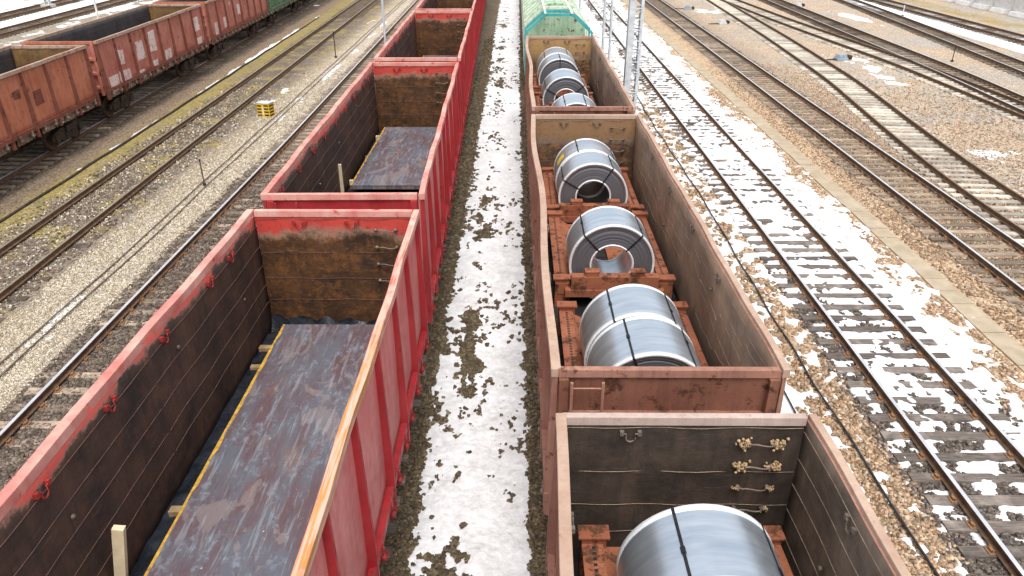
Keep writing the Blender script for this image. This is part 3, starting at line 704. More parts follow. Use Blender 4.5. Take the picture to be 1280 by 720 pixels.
def gondola(label, group, x, y0, L, ztop, zf, mats, posts=10, rz=0, wob=None, hooks=True, latchmat='latch', seams=(.33, .72, 1.10, 1.50, 1.85),
            wavy=0, seam_mat='seam_dark', W=1.565, detail=True, chord_right=None, endposts=True, seed=1, hooky=None, grabs=4, knots=False):
    rs = random.Random(seed); root = empty('gondola_wagon', (x, y0, 0), label, 'wagon', group, rz)
    if wob is None: wob = lambda y: (0, 0)
    cw = .125 if latchmat == 'latch' else .115
    w0 = lambda y: (0, 0)
    zb = zf-.12; pi_, po = W-.145, W-.105      # inner and outer face of the side plate
    n = max(12, int(L*5))
    for s in (-1, 1):
        wf = wob if (s < 0 and latchmat != 'latch') else (lambda y, s=s, q=seed: (.010*math.sin(y*1.3+q+s)+.007*math.sin(y*3.1+2*q), 0))
        # side plates: inner and outer skins carry their own paint
        mb = MB(); xi, xo = s*pi_, s*po; vs = []; fi = []; fo = []
        nz = 8
        rows = [zb+(ztop-.05-zb)*k/nz for k in range(nz+1)]
        bul = lambda y, z: .018*math.sin(math.pi*((y/(L/(posts-1))) % 1))*math.sin(math.pi*(z-zb)/(ztop-zb))*s
        ys_ = np.linspace(.02, L-.02, (posts-1)*6+1)
        for y in ys_:
            for z in rows: vs.append((xi+bul(y, z)+wf(y)[0]*(z-zb)/(ztop-zb), y, z))
        m = len(rows); A = len(vs)
        for y in ys_:
            for z in rows: vs.append((xo+bul(y, z)+wf(y)[0]*(z-zb)/(ztop-zb), y, z))
        k0 = len(mb.v); mb.v += vs
        for i in range(len(ys_)-1):
            for k in range(m-1):
                mb.f.append([i*m+k, (i+1)*m+k, (i+1)*m+k+1, i*m+k+1]); mb.m.append(1); mb.s.append(True)
                mb.f.append([A+i*m+k, A+(i+1)*m+k, A+(i+1)*m+k+1, A+i*m+k+1]); mb.m.append(0); mb.s.append(True)
        for (a, b) in ((0, A), (m-1, A+m-1)):
            for i in range(len(ys_)-1): mb.f.append([a+i*m, a+(i+1)*m, b+(i+1)*m, b+i*m]); mb.m.append(0); mb.s.append(False)
        for a in (0, (len(ys_)-1)*m):
            for k in range(m-1): mb.f.append([a+k, a+k+1, A+a+k+1, A+a+k]); mb.m.append(0); mb.s.append(False)
        wall = mb.build('side_wall', [mats['panel'], mats['inside']], root)
        # weld seams on the inside
        sb = MB()
        for d in seams:
            z = ztop-d
            if z < zf+.1: continue
            if wavy:
                ph = rs.uniform(0, 6)
                for i in range(posts-1):
                    ya, yb = L*i/(posts-1)+.06, L*(i+1)/(posts-1)-.06; o_ = rs.uniform(-.07, .07)
                    pts = []
                    for q in range(9):
                        t = q/8; pts.append((s*(pi_-.004)+bul(ya+(yb-ya)*t, z)+wf(ya)[0]*(z-zb)/(ztop-zb), ya+(yb-ya)*t, z+o_+wavy*math.sin(ph+i*1.7+t*4.0)+wavy*.5*rs.uniform(-1, 1)+.05*(t-.5)))
                    if rs.random() < .8: sb.tube(pts, rs.uniform(.003, .0065), 5)
            else:
                for (a, b) in ((0.04, L*.33), (L*.335, L*.66), (L*.665, L-.04)):
                    pts = [(s*(pi_-.004)+bul(a+(b-a)*t/20, z)+wf(a+(b-a)*t/20)[0]*(z-zb)/(ztop-zb), a+(b-a)*t/20, z+.004*math.sin(t)) for t in range(21)]
                    sb.tube(pts, .0055, 5)
        if sb.v: sb.build('weld_seam', M[seam_mat], wall)
        ch = MB(); ch.lbox(s*(W-cw) if s > 0 else -W+.02, W-.02 if s > 0 else -(W-.145), -.005, L+.005, ztop-.13, ztop, n, wf)
        cm = mats['chord']
        if s > 0 and chord_right: cm = chord_right
        if s < 0 and 'chord_left' in mats: cm = mats['chord_left']
        ch.build('top_rail', cm, root, bevel=.008)
        sl_ = MB(); sl_.box(s*(po+.001), s*(W-.01), .0, L, zb-.02, zb+.12); sl_.build('side_sill', mats['rib'], root)
        for i in range(posts):
            y = .09+(L-.18)*i/(posts-1); h = .055 if i not in (0, posts-1) else .085
            rb = MB(); xo2 = wf(y)[0]
            inner = s*(po-.004)
            # hat section, deeper at the foot
            pts = [(y-h-.02, 0), (y-h*.62, 1), (y+h*.62, 1), (y+h+.02, 0)]
            vs = []
            for z, dep, sh in ((zb-.30, .115, 0), (zb+.5, .115, .3), (ztop-.131, .070, .95)):
                for (yy, d) in pts: vs.append((inner+s*dep*d+xo2*sh, yy, z))
            fs = []
            for q in (0, 4):
                for k in range(4): fs.append((q+k, q+(k+1) % 4, q+4+(k+1) % 4, q+4+k))
            fs += [(0, 1, 2, 3), (8, 9, 10, 11)]
            rb.add(vs, fs); rb.build('post', mats['rib'], root, bevel=.006 if detail else 0)
        for i in range(posts-1):
            y = L*(i+.5)/(posts-1); lb = MB()
            for dy in (-.38, .38):
                lb.box(s*(W-.10), s*(W+.01), y+dy-.035, y+dy+.035, zb-.20, zb+.05)
                lb.tube([(s*(W-.02), y+dy, zb-.02), (s*(W+.05), y+dy+.05, zb-.10), (s*(W-.02), y+dy+.02, zb-.26)], .018, 6)
                lb.lathe([(0, -.04), (.05, -.03), (.05, .03), (0, .04)], 'x', (s*(W-.0), y+dy, zb-.14), 8)
            lb.box(s*(W-.14), s*(W-.11), y-.45, y+.45, zb-.30, zb-.02)
            lb.build('hatch_latch', M[latchmat], root)
        if hooks:
            hy = hooky or [L*(i+.5)/(posts-1) for i in range(posts-1)]
            for i, y in enumerate(hy):
                u_hook((s*pi_+wf(y)[0], y, ztop-.25), 'y', -s, rad=.05, drop=.10).build('lashing_hook', M['iron'] if knots else M['latch' if latchmat == 'latch' else 'iron'], root)
                if i % 2 == 0:
                    q = MB(); q.lathe([(.0, -.04), (.035, -.04), (.03, 0), (0, .01)], 'x', (s*pi_-s*.01, y+.3, ztop-.62-.3*(i % 3)), 8); q.build('bolt', M['iron'], root)
    # end walls
    for e, y in ((-1, 0.0), (1, L)):
        mb = MB(); t = .05
        yi, yo = (y+.06, y+.02) if e < 0 else (y-.06, y-.02)
        xa = pi_-.002
        for (yy, mi) in ((yi, 1), (yo, 0)):
            k = len(mb.v); nx, nz = 14, 8
            for i in range(nx+1):
                for j in range(nz+1):
                    X_ = -xa+2*xa*i/nx; Z_ = zb+(ztop-.08-zb)*j/nz
                    mb.v.append((X_, yy+.012*math.sin(i*1.3+seed)*math.sin(j*1.1+e), Z_))
            for i in range(nx):
                for j in range(nz):
                    a = k+i*(nz+1)+j; mb.f.append([a, a+nz+1, a+nz+2, a+1]); mb.m.append(mi); mb.s.append(True)
        wall = mb.build('end_wall', [mats['end_out'], mats['end_in'] if e > 0 else mats.get('end_in_near', mats['end_in'])], root)
        sb = MB()
        for d in (.16, .82, 1.35, 1.80):
            z = ztop-d
            if z < zf+.1: continue
            yy = yi-e*.008
            sb.tube([(-xa+.02+2*(xa-.02)*q/12, yy+.012*math.sin(q*14/12*1.3+seed)*math.sin(4+e), z+.004*math.sin(q+seed)) for q in range(13)], .0045, 5)
        sb.build('weld_seam', M[seam_mat], wall)
        cb = MB(); ya, yb = (y-.02, y+.075) if e < 0 else (y-.075, y+.02)
        cb.box(-(pi_-.003), pi_-.003, ya, yb, ztop-.125, ztop-.004)
        cb.build('end_rail', mats['chord'] if e > 0 else mats.get('end_rail_near', mats['chord']), root, bevel=.008)
        eb = MB()
        for d in (.75, 1.35, 1.95):
            z = ztop-d
            if z > zb+.05: eb.prism([(y+e*.0+(-.018 if e > 0 else .018), z-.09), (y+e*.085, z-.05), (y+e*.085, z+.05), (y+(-.018 if e > 0 else .018), z+.09)], 'x', -(pi_-.01), pi_-.01)
        for s in (-1, 1): eb.box(s*(pi_-.13), s*(pi_-.01), y-e*.016, y+e*.075, zb-.1, ztop-.128)
        eb.build('stiffener', mats['end_out'], wall)
        lad = MB(); lx = -1.05
        for q in (-.2, .2): lad.box(lx+q-.018, lx+q+.018, y+e*.090, y+e*.125, zb, ztop-.14)
        for k in range(6): lad.tube([(lx-.2, y+e*.107, zb+.2+.36*k), (lx+.2, y+e*.107, zb+.2+.36*k)], .013, 6)
        lad.build('ladder', mats['rib'], root)
        if e > 0 and detail:
            yw = yi-.01
            for hx in ((-.62, .32) if not knots else (-.62,)):
                u_hook((hx, yw, ztop-.22), 'x', -1, rad=.055, drop=.10, r=.012).build('lashing_hook', M['latch' if latchmat == 'latch' else 'iron'], root)
            for k in range(grabs):
                zz = ztop-.36-.34*k
                gx = .92
                gb = grab((gx, yw, zz), .36, -1)
                go = gb.build('grab_iron', M['iron'], root)
                if knots:
                    for q in (-1, 1):
                        if k == 3 and q < 0: continue
                        lump((gx+q*.20, yw-.04, zz), .085 if k < 2 else .045, seed*10+k*2+q).build('rope_tuft', M['knot'], go)
        co = MB(); co.box(-.12, .12, y, y+e*.25, .85, 1.15)
        co.prism([(-.11, y+e*.25), (.11, y+e*.25), (.17, y+e*.42), (.02, y+e*.50), (-.17, y+e*.40)], 'z', .86, 1.14)
        co.build('coupler', M['gear'], root)
    fl = MB(); fl.box(-pi_+.002, pi_-.002, .03, L-.03, zf-.08, zf)
    for i in range(posts-1):
        y = L*(i+.5)/(posts-1); fl.box(-pi_+.05, pi_-.05, y-.02, y+.02, zf, zf+.012)
    fl.build('floor', M['floor'], root)
    uf = MB(); uf.box(-.3, .3, .05, L-.05, zf-.42, zf-.10)
    for y in np.linspace(.4, L-.4, 8): uf.box(-1.35, 1.35, y-.08, y+.08, zf-.32, zf-.10)
    uf.tube([(.55, L*.38, .72), (.55, L*.62, .72)], .2, 12); uf.box(-.8, -.4, L*.42, L*.52, .6, .95)
    uf.build('underframe', M['gear'], root)
    bogie(root, 2.1); bogie(root, L-2.1)
    return root

# row of red wagons
mr = dict(panel=M['red_panel'], inside=M['red_in'], chord=M['red_chord'], rib=M['red'], end_out=M['red'], end_in=M['red_in_end'])
PIT = 13.88; LW = 13.05
def lx(y): return -3.27-.018*max(0, y-12)
GR = 'red open wagons of the left-hand train'
A = gondola('nearest red open wagon, yellow paint smeared along its right rim', GR, -3.27, 12.33-LW, LW, RT, 1.42, mr, chord_right=M['red_chord_y'], seam_mat='seam_dark', hooky=[.9, 2.3, 3.7, 4.9, 6.2, 7.6, 9.1, 10.7, 11.6])
red_labels = ['second red open wagon from the front, one plate and a timber stake inside', 'third red open wagon from the front, rear wall rusty brown under a red rim',
              'fourth red open wagon, its dark interior just cut by the top of the photo', 'fifth red open wagon, only its lower red side in sight beyond the fourth', 'farthest red open wagon, a sliver of red side at the top of the photo']
for k, lb in enumerate(red_labels):
    c = copy_tree(A); y = 13.13+PIT*k; c.location = (lx(y), y, 0); c.rotation_euler = (0, 0, math.atan(.018) if y > 12 else 0); tag(c, lb)
    for ch in c.children:
        if ch.name.startswith('top_rail'):
            ch.data = ch.data.copy(); ch.data.materials[0] = M['red_chord']

# train with the coils
GB = 'brown open wagons carrying steel coils'
def wobP(y): return (.022*math.sin(y*1.1)+.03*math.sin(y*.47+1), 0)
def wobQ(y): return (.035*math.sin(y*.9+2)+.03*math.sin(y*.37), 0)
LQ = 12.87
mp = dict(panel=M['brown'], inside=M['p_in'], chord=M['grey_chord'], chord_left=M['brown_chord'], rib=M['brown'], end_out=M['brown_end'], end_in=M['p_end'])
mq = dict(panel=M['brown'], inside=M['q_in'], chord=M['brown_chord'], end_rail_near=M['brown'], rib=M['brown'], end_out=M['brown_end'], end_in=M['q_end'])
mrr = dict(panel=M['brown'], inside=M['q_in'], chord=M['brown_chord'], end_rail_near=M['brown'], rib=M['brown'], end_out=M['brown_end'], end_in=M['r_end'])
gondola('nearest coil wagon, dark dusty end wall with rope tufts on its grab irons', GB, 1.97, 6.95-LQ, LQ, LT, 1.32, mp, wob=wobP, latchmat='latch_brown', seam_mat='seam_pale', seams=(.22, .62, 1.02, 1.42, 1.8), knots=True, seed=4, hooky=[8.6, 10.2, 11.4], chord_right=M['brown_chord'])
gondola('second coil wagon, ladder on its rust-blotched near end and a bent left rim', GB, 1.97, 7.87, LQ, LT, 1.32, mq, wob=wobQ, latchmat='latch_brown', seam_mat='seam_pale', seams=(.25, .55, .85, 1.15, 1.5), wavy=.035, knots=False, seed=6, hooky=[3.1, 5.2, 7.4, 9.8])
gondola('third coil wagon, orange-rusted far end wall just before the green hoppers', GB, 1.97, 21.62, 13.1, LT, 1.32, mrr, wob=wobQ, latchmat='latch_brown', seam_mat='seam_pale', seams=(.3, .7, 1.1, 1.5), wavy=.03, seed=8, hooky=[3, 6, 9])

# old brown wagons on the left
GL = 'old brown open wagons on the far left track'
TZ = 3.55
ml = dict(panel=M['rust_out'], inside=M['l_in'], chord=M['dust_chord'], rib=M['rust_rib'], end_out=M['rust_out2'], end_in=M['l_end'], end_rail_near=M['rust_out'])
ml2 = dict(ml, panel=M['rust_out2'])
mg = dict(ml, panel=M['green_w'], rib=M['green_w'], end_out=M['green_w'], chord=M['hop_rib'])
def l3(y): return -18.55-.044*(y-22)-.40
aL = math.atan(.042)
def gl(label, y, L, mats, seed, group=GL):
    return gondola(label, group, l3(y), y, L, TZ, 1.50, mats, rz=aL, posts=9, hooks=False, latchmat='latch_brown', seams=(.5, 1.1), W=1.60, seed=seed, detail=False)
w1 = gl('orange-brown open wagon cut off by the left edge of the photo', 18.4, 13.0, ml, 2)
w2 = gl('brown open wagon with pale paint patches on its side', 32.3, 13.2, ml2, 3)
w3 = copy_tree(w2); w3.location = (l3(46.5), 46.5, 0); tag(w3, 'reddish open wagon between the pale-patched one and the green wagon')
w4 = gl('green open wagon behind the brown ones at the top left', 60.6, 13.0, mg, 5, 'green open wagons on the far left track')
w5 = copy_tree(w4); w5.location = (l3(74.4), 74.4, 0); tag(w5, 'second green open wagon, mostly beyond the top edge of the photo')
def patches(root, lst, mat):
    for (ya, yb, za, zb_) in lst:
        mb = MB(); mb.box(1.497, 1.521, ya, yb, za, zb_); o = mb.build('paint_patch', mat, root)
        rr = random.Random(int(ya*100)); n = 10
        # ragged outline: jitter the outer corners
        me = o.data
        for v in me.vertices: v.co.y += rr.uniform(-.05, .05); v.co.z += rr.uniform(-.05, .05)
patches(w2, [(1.85, 2.35, 2.25, 2.85), (2.5-.95, 2.65, 1.45, 1.95), (3.75, 4.55, 2.05, 2.9), (5.35, 6.1, 2.2, 3.1), (5.4, 5.9, 1.4, 1.75), (7.0, 7.8, 1.5, 2.0), (3.6, 4.2, 1.3, 1.6), (11.6, 12.45, 2.2, 2.95), (11.7, 12.5, 1.5, 1.85), (.5, 1.4, 1.3, 1.9)], M['patch'])
patches(w3, [(1.0, 1.45, 1.5, 2.2), (2.7, 3.2, 1.7, 2.3), (4.2, 4.5, 2.9, 3.1), (5.8, 6.4, 2.1, 2.7)], M['patch'])
patches(w1, [(8.55, 9.1, 2.1, 2.6), (7.3, 7.8, 2.6, 2.9)], M['rust_rib'])

# green covered hoppers
GH = 'green hoppers behind the coil wagons'
def hopper(label, y0, L=13.2, teal=True):
    root = empty('hopper_wagon', (1.97, y0, 0), label, 'wagon', GH)
    ze, zt, we, wt = 3.38, 4.15, 1.52, .62
    b = MB(); b.prism([(-we, 1.4), (we, 1.4), (we, ze), (wt, zt), (-wt, zt), (-we, ze)], 'y', .5 if not teal else 3.9, L-.5)
    b.build('body', M['hop_green'], root, bevel=.01)
    n = 10
    for i in range(n):
        y = .55+(L-1.1)*i/(n-1); r_ = MB(); e = .07
        pts = [(-we-e, 1.4), (-we-e, ze+.02), (-wt-.02, zt+e), (wt+.02, zt+e), (we+e, ze+.02), (we+e, 1.4)]
        ins = [(we-.02, 1.4), (we-.02, ze-.04), (wt, zt-.04), (-wt, zt-.04), (-we+.02, ze-.04), (-we+.02, 1.4)]
        P = pts; Q = ins[::-1]; vs = []; fs = []
        for yy in (y-.07, y+.07):
            vs += [(p[0], yy, p[1]) for p in P]+[(p[0], yy, p[1]) for p in Q]
        for k in range(5):
            fs += [(k, k+1, k+1+12, k+12), (k+6, k+7, k+7+12, k+6+12), (k, k+1, k+7, k+6), (k+12, k+13, k+19, k+18)]
        fs += [(0, 6, 18, 12), (5, 11, 23, 17)]
        r_.add(vs, fs); r_.build('rib', M['teal'] if (teal and i < 2) else M['hop_rib'], root)
    for s in (-1, 1):
        q = MB(); q.box(s*wt-.05, s*wt+.05, .63, L-.63, zt+.002, zt+.06); q.build('roof_rail', M['hop_rib'], root)
    for i in range(4):
        y = 4.8+i*(L-6.6)/3; h = MB(); h.box(-.42, .42, y-.5, y+.5, zt+.002, zt+.09); h.box(-.05, .05, y-.55, y+.55, zt+.088, zt+.12)
        h.build('hatch', M['hop_green'], root, bevel=.01)
    p = MB(); 
    for e, y in ((-1, .5), (1, L-.5)):
        p.box(-1.4, 1.4, y, y+e*.45, 1.25, 1.35)
        for s in (-1, 1): p.tube([(s*1.4, y+e*.42, 1.3), (s*1.4, y+e*.42, 2.3), (s*.6, y+e*.42, 2.3), (s*.6, y+e*.42, 1.3)], .02, 6)
    p.build('end_platform', M['teal'], root)
    u = MB(); u.box(-.3, .3, .1, L-.1, .95, 1.3)
    for yy in (L*.36, L*.64): u.prism([(-1.1, 1.42), (1.1, 1.42), (.35, .45), (-.35, .45)], 'y', yy-.6, yy+.6)
    u.build('underframe', M['gear'], root); bogie(root, 2.0); bogie(root, L-2.0)
    return root
h1 = hopper('green hopper directly behind the coil wagons, two teal ribs at its near end', 34.9+.5)
h2 = hopper('second green hopper with pale roof ribs beyond the teal-ribbed one', 49.3, teal=False)
h3 = copy_tree(h2); h3.location = (1.97, 63.2, 0); tag(h3, 'third green hopper near the top edge of the photo')
h4 = copy_tree(h2); h4.location = (1.97, 77.1, 0); tag(h4, 'last green hopper, only a speck at the top edge')

# ------------------------------------------------------------------ coils
def coil(label, x, y, L, dark=1, r=.865, zc=2.19, straps=(50, 128), lab=False, ri=.42, seed=0, group='coils of zinc-coated steel sheet'):
    rs = random.Random(seed)
    root = empty('steel_coil', (x, y, zc-r), label, 'steel coil', group)
    b = MB(); c = (0, L/2, r); h = L/2; n = 96
    steps = 30
    out = [(r-.012, -h+.002), (r, -h+.012)]+[(r+.0015*math.sin(k*2.1+seed), -h+.012+(L-.024)*k/12) for k in range(1, 12)]+[(r, h-.012), (r-.012, h-.002)]
    b.lathe(out, 'y', (0, h, r), n, 0)
    for e in (-1, 1):
        pr = []
        for k in range(steps+1):
            rr = r-.012-(r-.012-ri)*k/steps; pr.append((rr, e*(h-.004-rs.uniform(0, .012)-(.010 if 5 < k < 9 else 0))))
        b.lathe(pr, 'y', (0, h, r), n, 1)
    b.lathe([(ri, -h+.002), (ri-.004, 0), (ri, h-.002)], 'y', (0, h, r), n, dark)  # dark: bore wall takes the face material, painting in the shade inside
    body = b.build('sheet_roll', [M['coil'], M['coil_face']], root)
    # object origin of the face texture is the coil axis
    body.data.transform(Matrix.Translation((0, 0, -r))); body.location = (0, 0, r)
    for e in (-1, 1):
        q = MB(); q.lathe([(r-.045, e*(h+.004)), (r-.003, e*(h+.004)), (r+.005, e*(h-.003)), (r+.005, e*(h-.080)), (r+.0015, e*(h-.080)), (r-.042, e*(h-.004))], 'y', (0, h, r), n, 0, closed=True)
        q.build('edge_ring', M['ring'], root)
        q = MB(); q.lathe([(ri+.03, e*(h+.003)), (ri-.008, e*(h+.003)), (ri-.008, e*(h-.06)), (ri-.002, e*(h-.06)), (ri+.03, e*(h-.006))], 'y', (0, h, r), 64, 0, closed=True)
        q.build('bore_ring', M['ring'], root)
    for a in straps:
        a = R(a); ca, sa = math.cos(a), math.sin(a); t = (-sa, ca); sb = MB(); wd = .017
        ro, rin = r+.009, ri-.012
        loop = [(ro, -h-.008), (ro, h+.008), (rin, h+.008), (rin, -h-.008)]
        lin = [(ro-.004, -h-.004), (ro-.004, h+.004), (rin+.004, h+.004), (rin+.004, -h-.004)]
        vs = []
        for sg in (-1, 1):
            for (q, y_) in loop+lin: vs.append((q*ca+t[0]*wd*sg, h+y_, r+q*sa+t[1]*wd*sg))
        fs = []
        for k in range(4):
            k2 = (k+1) % 4; fs += [(k, k2, k2+8, k+8), (k+4, k2+4, k2+12, k+12), (k, k2, k2+4, k+4), (k+8, k2+8, k2+12, k+12)]
        sb.add(vs, fs)
        cb_ = Vector((ca, 0, sa))
        pc = [(ro+.006)*ca+t[0]*sx*.026 for sx in (-1, 1)]; pz = [r+(ro+.006)*sa+t[1]*sx*.026 for sx in (-1, 1)]
        y_ = rs.uniform(-.2, .2)*L+h; qv = []
        for yy in (y_-.04, y_+.04):
            for dd in (-.008, .004):
                for i_ in (0, 1): qv.append((pc[i_]+ca*dd, yy, pz[i_]+sa*dd))
        sb.add(qv, [(0, 1, 3, 2), (4, 5, 7, 6), (0, 1, 5, 4), (2, 3, 7, 6), (0, 2, 6, 4), (1, 3, 7, 5)])
        sb.build('strap', M['strap'], root)
    if lab:
        q = MB(); vs = []; fs = []
        for i in range(6):
            a = R(138+i*4)
            for yy in (.30, .62): vs.append(((r+.003)*math.cos(a), yy, r+(r+.003)*math.sin(a)))
            if i: fs.append((2*i-2, 2*i-1, 2*i+1, 2*i))
        q.add(vs, fs, 0, True); q.build('yellow_tag', M['yellow'], root)
    return root
cx = 1.95
coil('coil half cut off by the bottom edge in the nearest coil wagon', 2.0, 3.70, 1.10, straps=(62, 118), seed=1)
coil('coil standing closest to the dark end wall with rope tufts', 2.0, 4.86, 1.02, straps=(40, 112), seed=2)
coil('coil tight behind the ladder end of the second coil wagon', 2.0, 8.80, 1.10, straps=(48, 112), seed=3)
coil('coil butted against the one behind the ladder end wall', 1.97, 9.94, 1.04, straps=(52, 120), seed=4)
coil('single coil in the middle of the second coil wagon, timber seen through its bore', cx, 13.50, 1.08, dark=0, straps=(48, 132), seed=5)
coil('coil with open dark bore facing the camera in the far half of the second wagon', cx-.02, 17.42, 1.10, straps=(58, 150), seed=6)
coil('coil with a yellow tag, against the far wall side of the second coil wagon', cx-.04, 18.56, 1.06, straps=(40, 110), lab=True, seed=7)
coil('nearest coil in the third coil wagon, mostly below its near rim', cx, 23.6, 1.45, straps=(70, 115), seed=8)
coil('middle coil in the third coil wagon', cx-.1, 27.6, 1.6, straps=(40, 150), seed=9)
coil('second farthest coil, in front of the orange-rusted end wall pair', cx-.15, 31.15, 1.35, straps=(90, 30), seed=10)
coil('farthest coil of all, next to the orange-rusted end wall', cx-.17, 32.55, 1.5, straps=(60, 130), seed=11)

# ------------------------------------------------------------------ coil cradles
def cradle(label, x, y0, L, zf=1.32):
    root = empty('coil_cradle', (x, y0, zf), label, 'cradle', 'orange steel cradles under the coils')
    for s in (-1, 1):
        b = MB(); x0 = s*.98; x1 = s*1.16
        b.box(x0, x1, .0, L, .30, .52); b.box(s*.94, s*1.20, .0, L, .522, .545)
        nh = int(L/.085)
        b.build('side_beam', M['orange'], root, bevel=.005)
        h = MB()
        for k in range(nh): h.box(s*1.06-.022, s*1.06+.022, .06+k*.085, .10+k*.085, .5455, .549)
        h.build('slot_row', M['blackp'], root)
        w_ = MB()                                      # sloping saddle plate
        w_.prism([(s*.96, .50), (s*.96, .46), (s*.18, .03), (s*.14, .07)], 'y', .2, L-.2); w_.build('saddle_plate', M['orange'], root)
        for yy in (.10, L-.12):
            p = MB(); p.box(s*.90, s*1.20, yy-.09, yy+.09, .0, .62); p.box(s*.86, s*1.24, yy-.11, yy+.11, .622, .66); p.build('corner_post', M['orange'], root, bevel=.006)
        for yy in (.05,):
            k = MB(); k.box(s*.46-.13, s*.46+.13, yy-.13, yy+.05, .745, .83); k.box(s*.46-.15, s*.46+.15, yy-.14, yy+.06, .832, .85)
            k.build('chock', M['orange'], root, bevel=.006)
    b = MB(); b.box(-.88, .88, -.10, .10, .46, .742); b.box(-1.0, 1.0, -.13, .13, .30, .458); b.build('cross_beam', M['orange'], root, bevel=.006)
    b = MB(); b.box(-.96, .96, L-.2, L-.02, .05, .30); b.build('rear_beam', M['orange'], root, bevel=.006)
    t = MB()
    t.tube([(-.9, .3, .06), (.9, L-.35, .06)], .03, 6); t.tube([(.9, .3, .06), (-.9, L-.35, .06)], .03, 6); t.build('brace', M['orange'], root)
    return root
k1 = cradle('orange cradle under the farthest coil pair of the second coil wagon', 1.97, 17.25, 3.2)

for lb, x, y in (('orange cradle under the single middle coil of the second coil wagon', 2.0, 13.3), ('orange cradle under the near coil pair of the second coil wagon', 2.02, 8.62),
                 ('orange cradle under the coils in the nearest coil wagon', 2.0, 2.9), ('orange cradle below the first coil of the third coil wagon', 1.95, 23.3),
                 ('orange cradle below the middle coil of the third coil wagon', 1.85, 27.4), ('orange cradle by the orange-rusted end wall of the third coil wagon', 1.8, 30.9)):
    c = cradle(lb, x, y, 3.75 if y < 20 else 2.6)
# ------------------------------------------------------------------ steel plates and timber in the red wagons
def plates(label, x, y, w_, L, z, n=2):
    root = empty('plate_stack', (x, y, z-.13), label, 'steel plates', 'steel plates lying in the red wagons')
    for k in range(n):
        b = MB(); t = .055; d = .012*k
        b.box(-w_/2+d, w_/2-d*.5, d, L-d, k*(t+.01), k*(t+.01)+t); b.build('plate', M['plate'], root, bevel=.004)
    zt = n*.065-.01
    e = MB(); rs = random.Random(1); nn = 60; vs = []; fs = []
    for i in range(nn+1):
        yy = .015+(L-.03)*i/nn; wj = .045+rs.uniform(-.018, .018)
        vs += [(-w_/2+.010, yy, zt+.002), (-w_/2+.010+wj, yy, zt+.0021), (-w_/2+.008, yy, zt-.05)]
        if i: a = 3*(i-1); fs += [(a, a+1, a+4, a+3), (a, a+3, a+5, a+2)]
    e.add(vs, fs); e.build('painted_edge', M['plate_edge'], root)
    return root
plates('large scuffed steel plate with a yellow left edge in the nearest red wagon', -3.13, 1.2, 2.5, 10.75, 1.70)
plates('mauve steel plate at the far end of the second red wagon', -3.44-.05, 19.6, 2.35, 6.1, 1.72)
plates('steel plate sliver by the rear wall of the third red wagon', -3.68, 33.0, 2.35, 6.6, 1.72)
def timber(name, label, x0, x1, y, z0, z1, hw=.06, mat='wood_dirty', rz=0.0):
    b = MB(); b.box(x0-(x0+x1)/2, x1-(x0+x1)/2, -hw, hw, 0, z1-z0)
    o = b.build(name, M[mat], None, bevel=.004); o.location = ((x0+x1)/2, y, z0); o.rotation_euler = (0, 0, rz)
    return tag(o, label, 'timber', 'timbers in the red wagons')
timber('timber_bearer', 'timber bearer under the far edge of the yellow-edged plate', -4.66, -2.0, 11.35, 1.435, 1.565, .06, 'wood_dirty')
timber('timber_bearer', 'second timber bearer poking out left of the yellow-edged plate', -4.62, -2.0, 10.75, 1.435, 1.562, .05, 'wood_dirty', .02)
timber('timber_bearer', 'dark timber bearer beside the middle of the yellow-edged plate', -4.6, -2.0, 7.3, 1.435, 1.564, .06, 'wood_dirty')
timber('timber_bearer', 'timber bearer under the far end of the plate in the second red wagon', -4.86, -2.4, 25.0, 1.435, 1.585, .06, 'wood')
timber('timber_bearer', 'timber bearer under the near end of the plate in the second red wagon', -4.84, -2.4, 20.4, 1.435, 1.584, .06, 'wood')
timber('timber_bearer', 'middle timber bearer left of the plate in the second red wagon', -4.80, -2.4, 22.7, 1.435, 1.583, .05, 'wood_dirty')
o = timber('timber_stake', 'upright pale timber stake by the bottom edge in the nearest red wagon', -4.73, -4.60, 6.05, 1.435, 2.50, .04, 'wood', .1); o.rotation_euler[1] = R(11)
timber('timber_stake', 'upright pale timber stake at the near end of the plate in the second red wagon', -4.83, -4.74, 19.2, 1.435, 2.45, .035, 'wood')
# crumpled sheeting in the gutter left of the plate
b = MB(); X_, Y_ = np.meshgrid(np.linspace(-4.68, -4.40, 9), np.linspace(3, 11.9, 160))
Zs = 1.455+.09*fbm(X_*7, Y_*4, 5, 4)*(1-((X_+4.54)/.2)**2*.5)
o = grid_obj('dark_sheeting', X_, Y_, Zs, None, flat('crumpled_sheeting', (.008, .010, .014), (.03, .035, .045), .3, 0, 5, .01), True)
tag(o, 'crumpled black sheeting in the gap left of the yellow-edged plate', 'sheeting')

b = MB(); rr = random.Random(9); vs = []; fs = []; n_ = 40  # black sheet strip whose dark colour also paints the shadow at the wall foot
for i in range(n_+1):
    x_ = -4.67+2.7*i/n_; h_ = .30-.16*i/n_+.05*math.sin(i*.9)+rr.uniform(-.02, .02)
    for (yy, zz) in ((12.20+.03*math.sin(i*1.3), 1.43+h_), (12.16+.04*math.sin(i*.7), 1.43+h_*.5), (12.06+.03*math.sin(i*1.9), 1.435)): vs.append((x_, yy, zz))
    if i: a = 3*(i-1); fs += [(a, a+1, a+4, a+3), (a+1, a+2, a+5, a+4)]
b.add(vs, fs, 0, True); tag(b.build('dark_sheeting', bpy.data.materials['crumpled_sheeting']), 'strip of black sheeting, also standing in for shadow, along the foot of the rear wall behind the yellow-edged plate', 'sheeting')

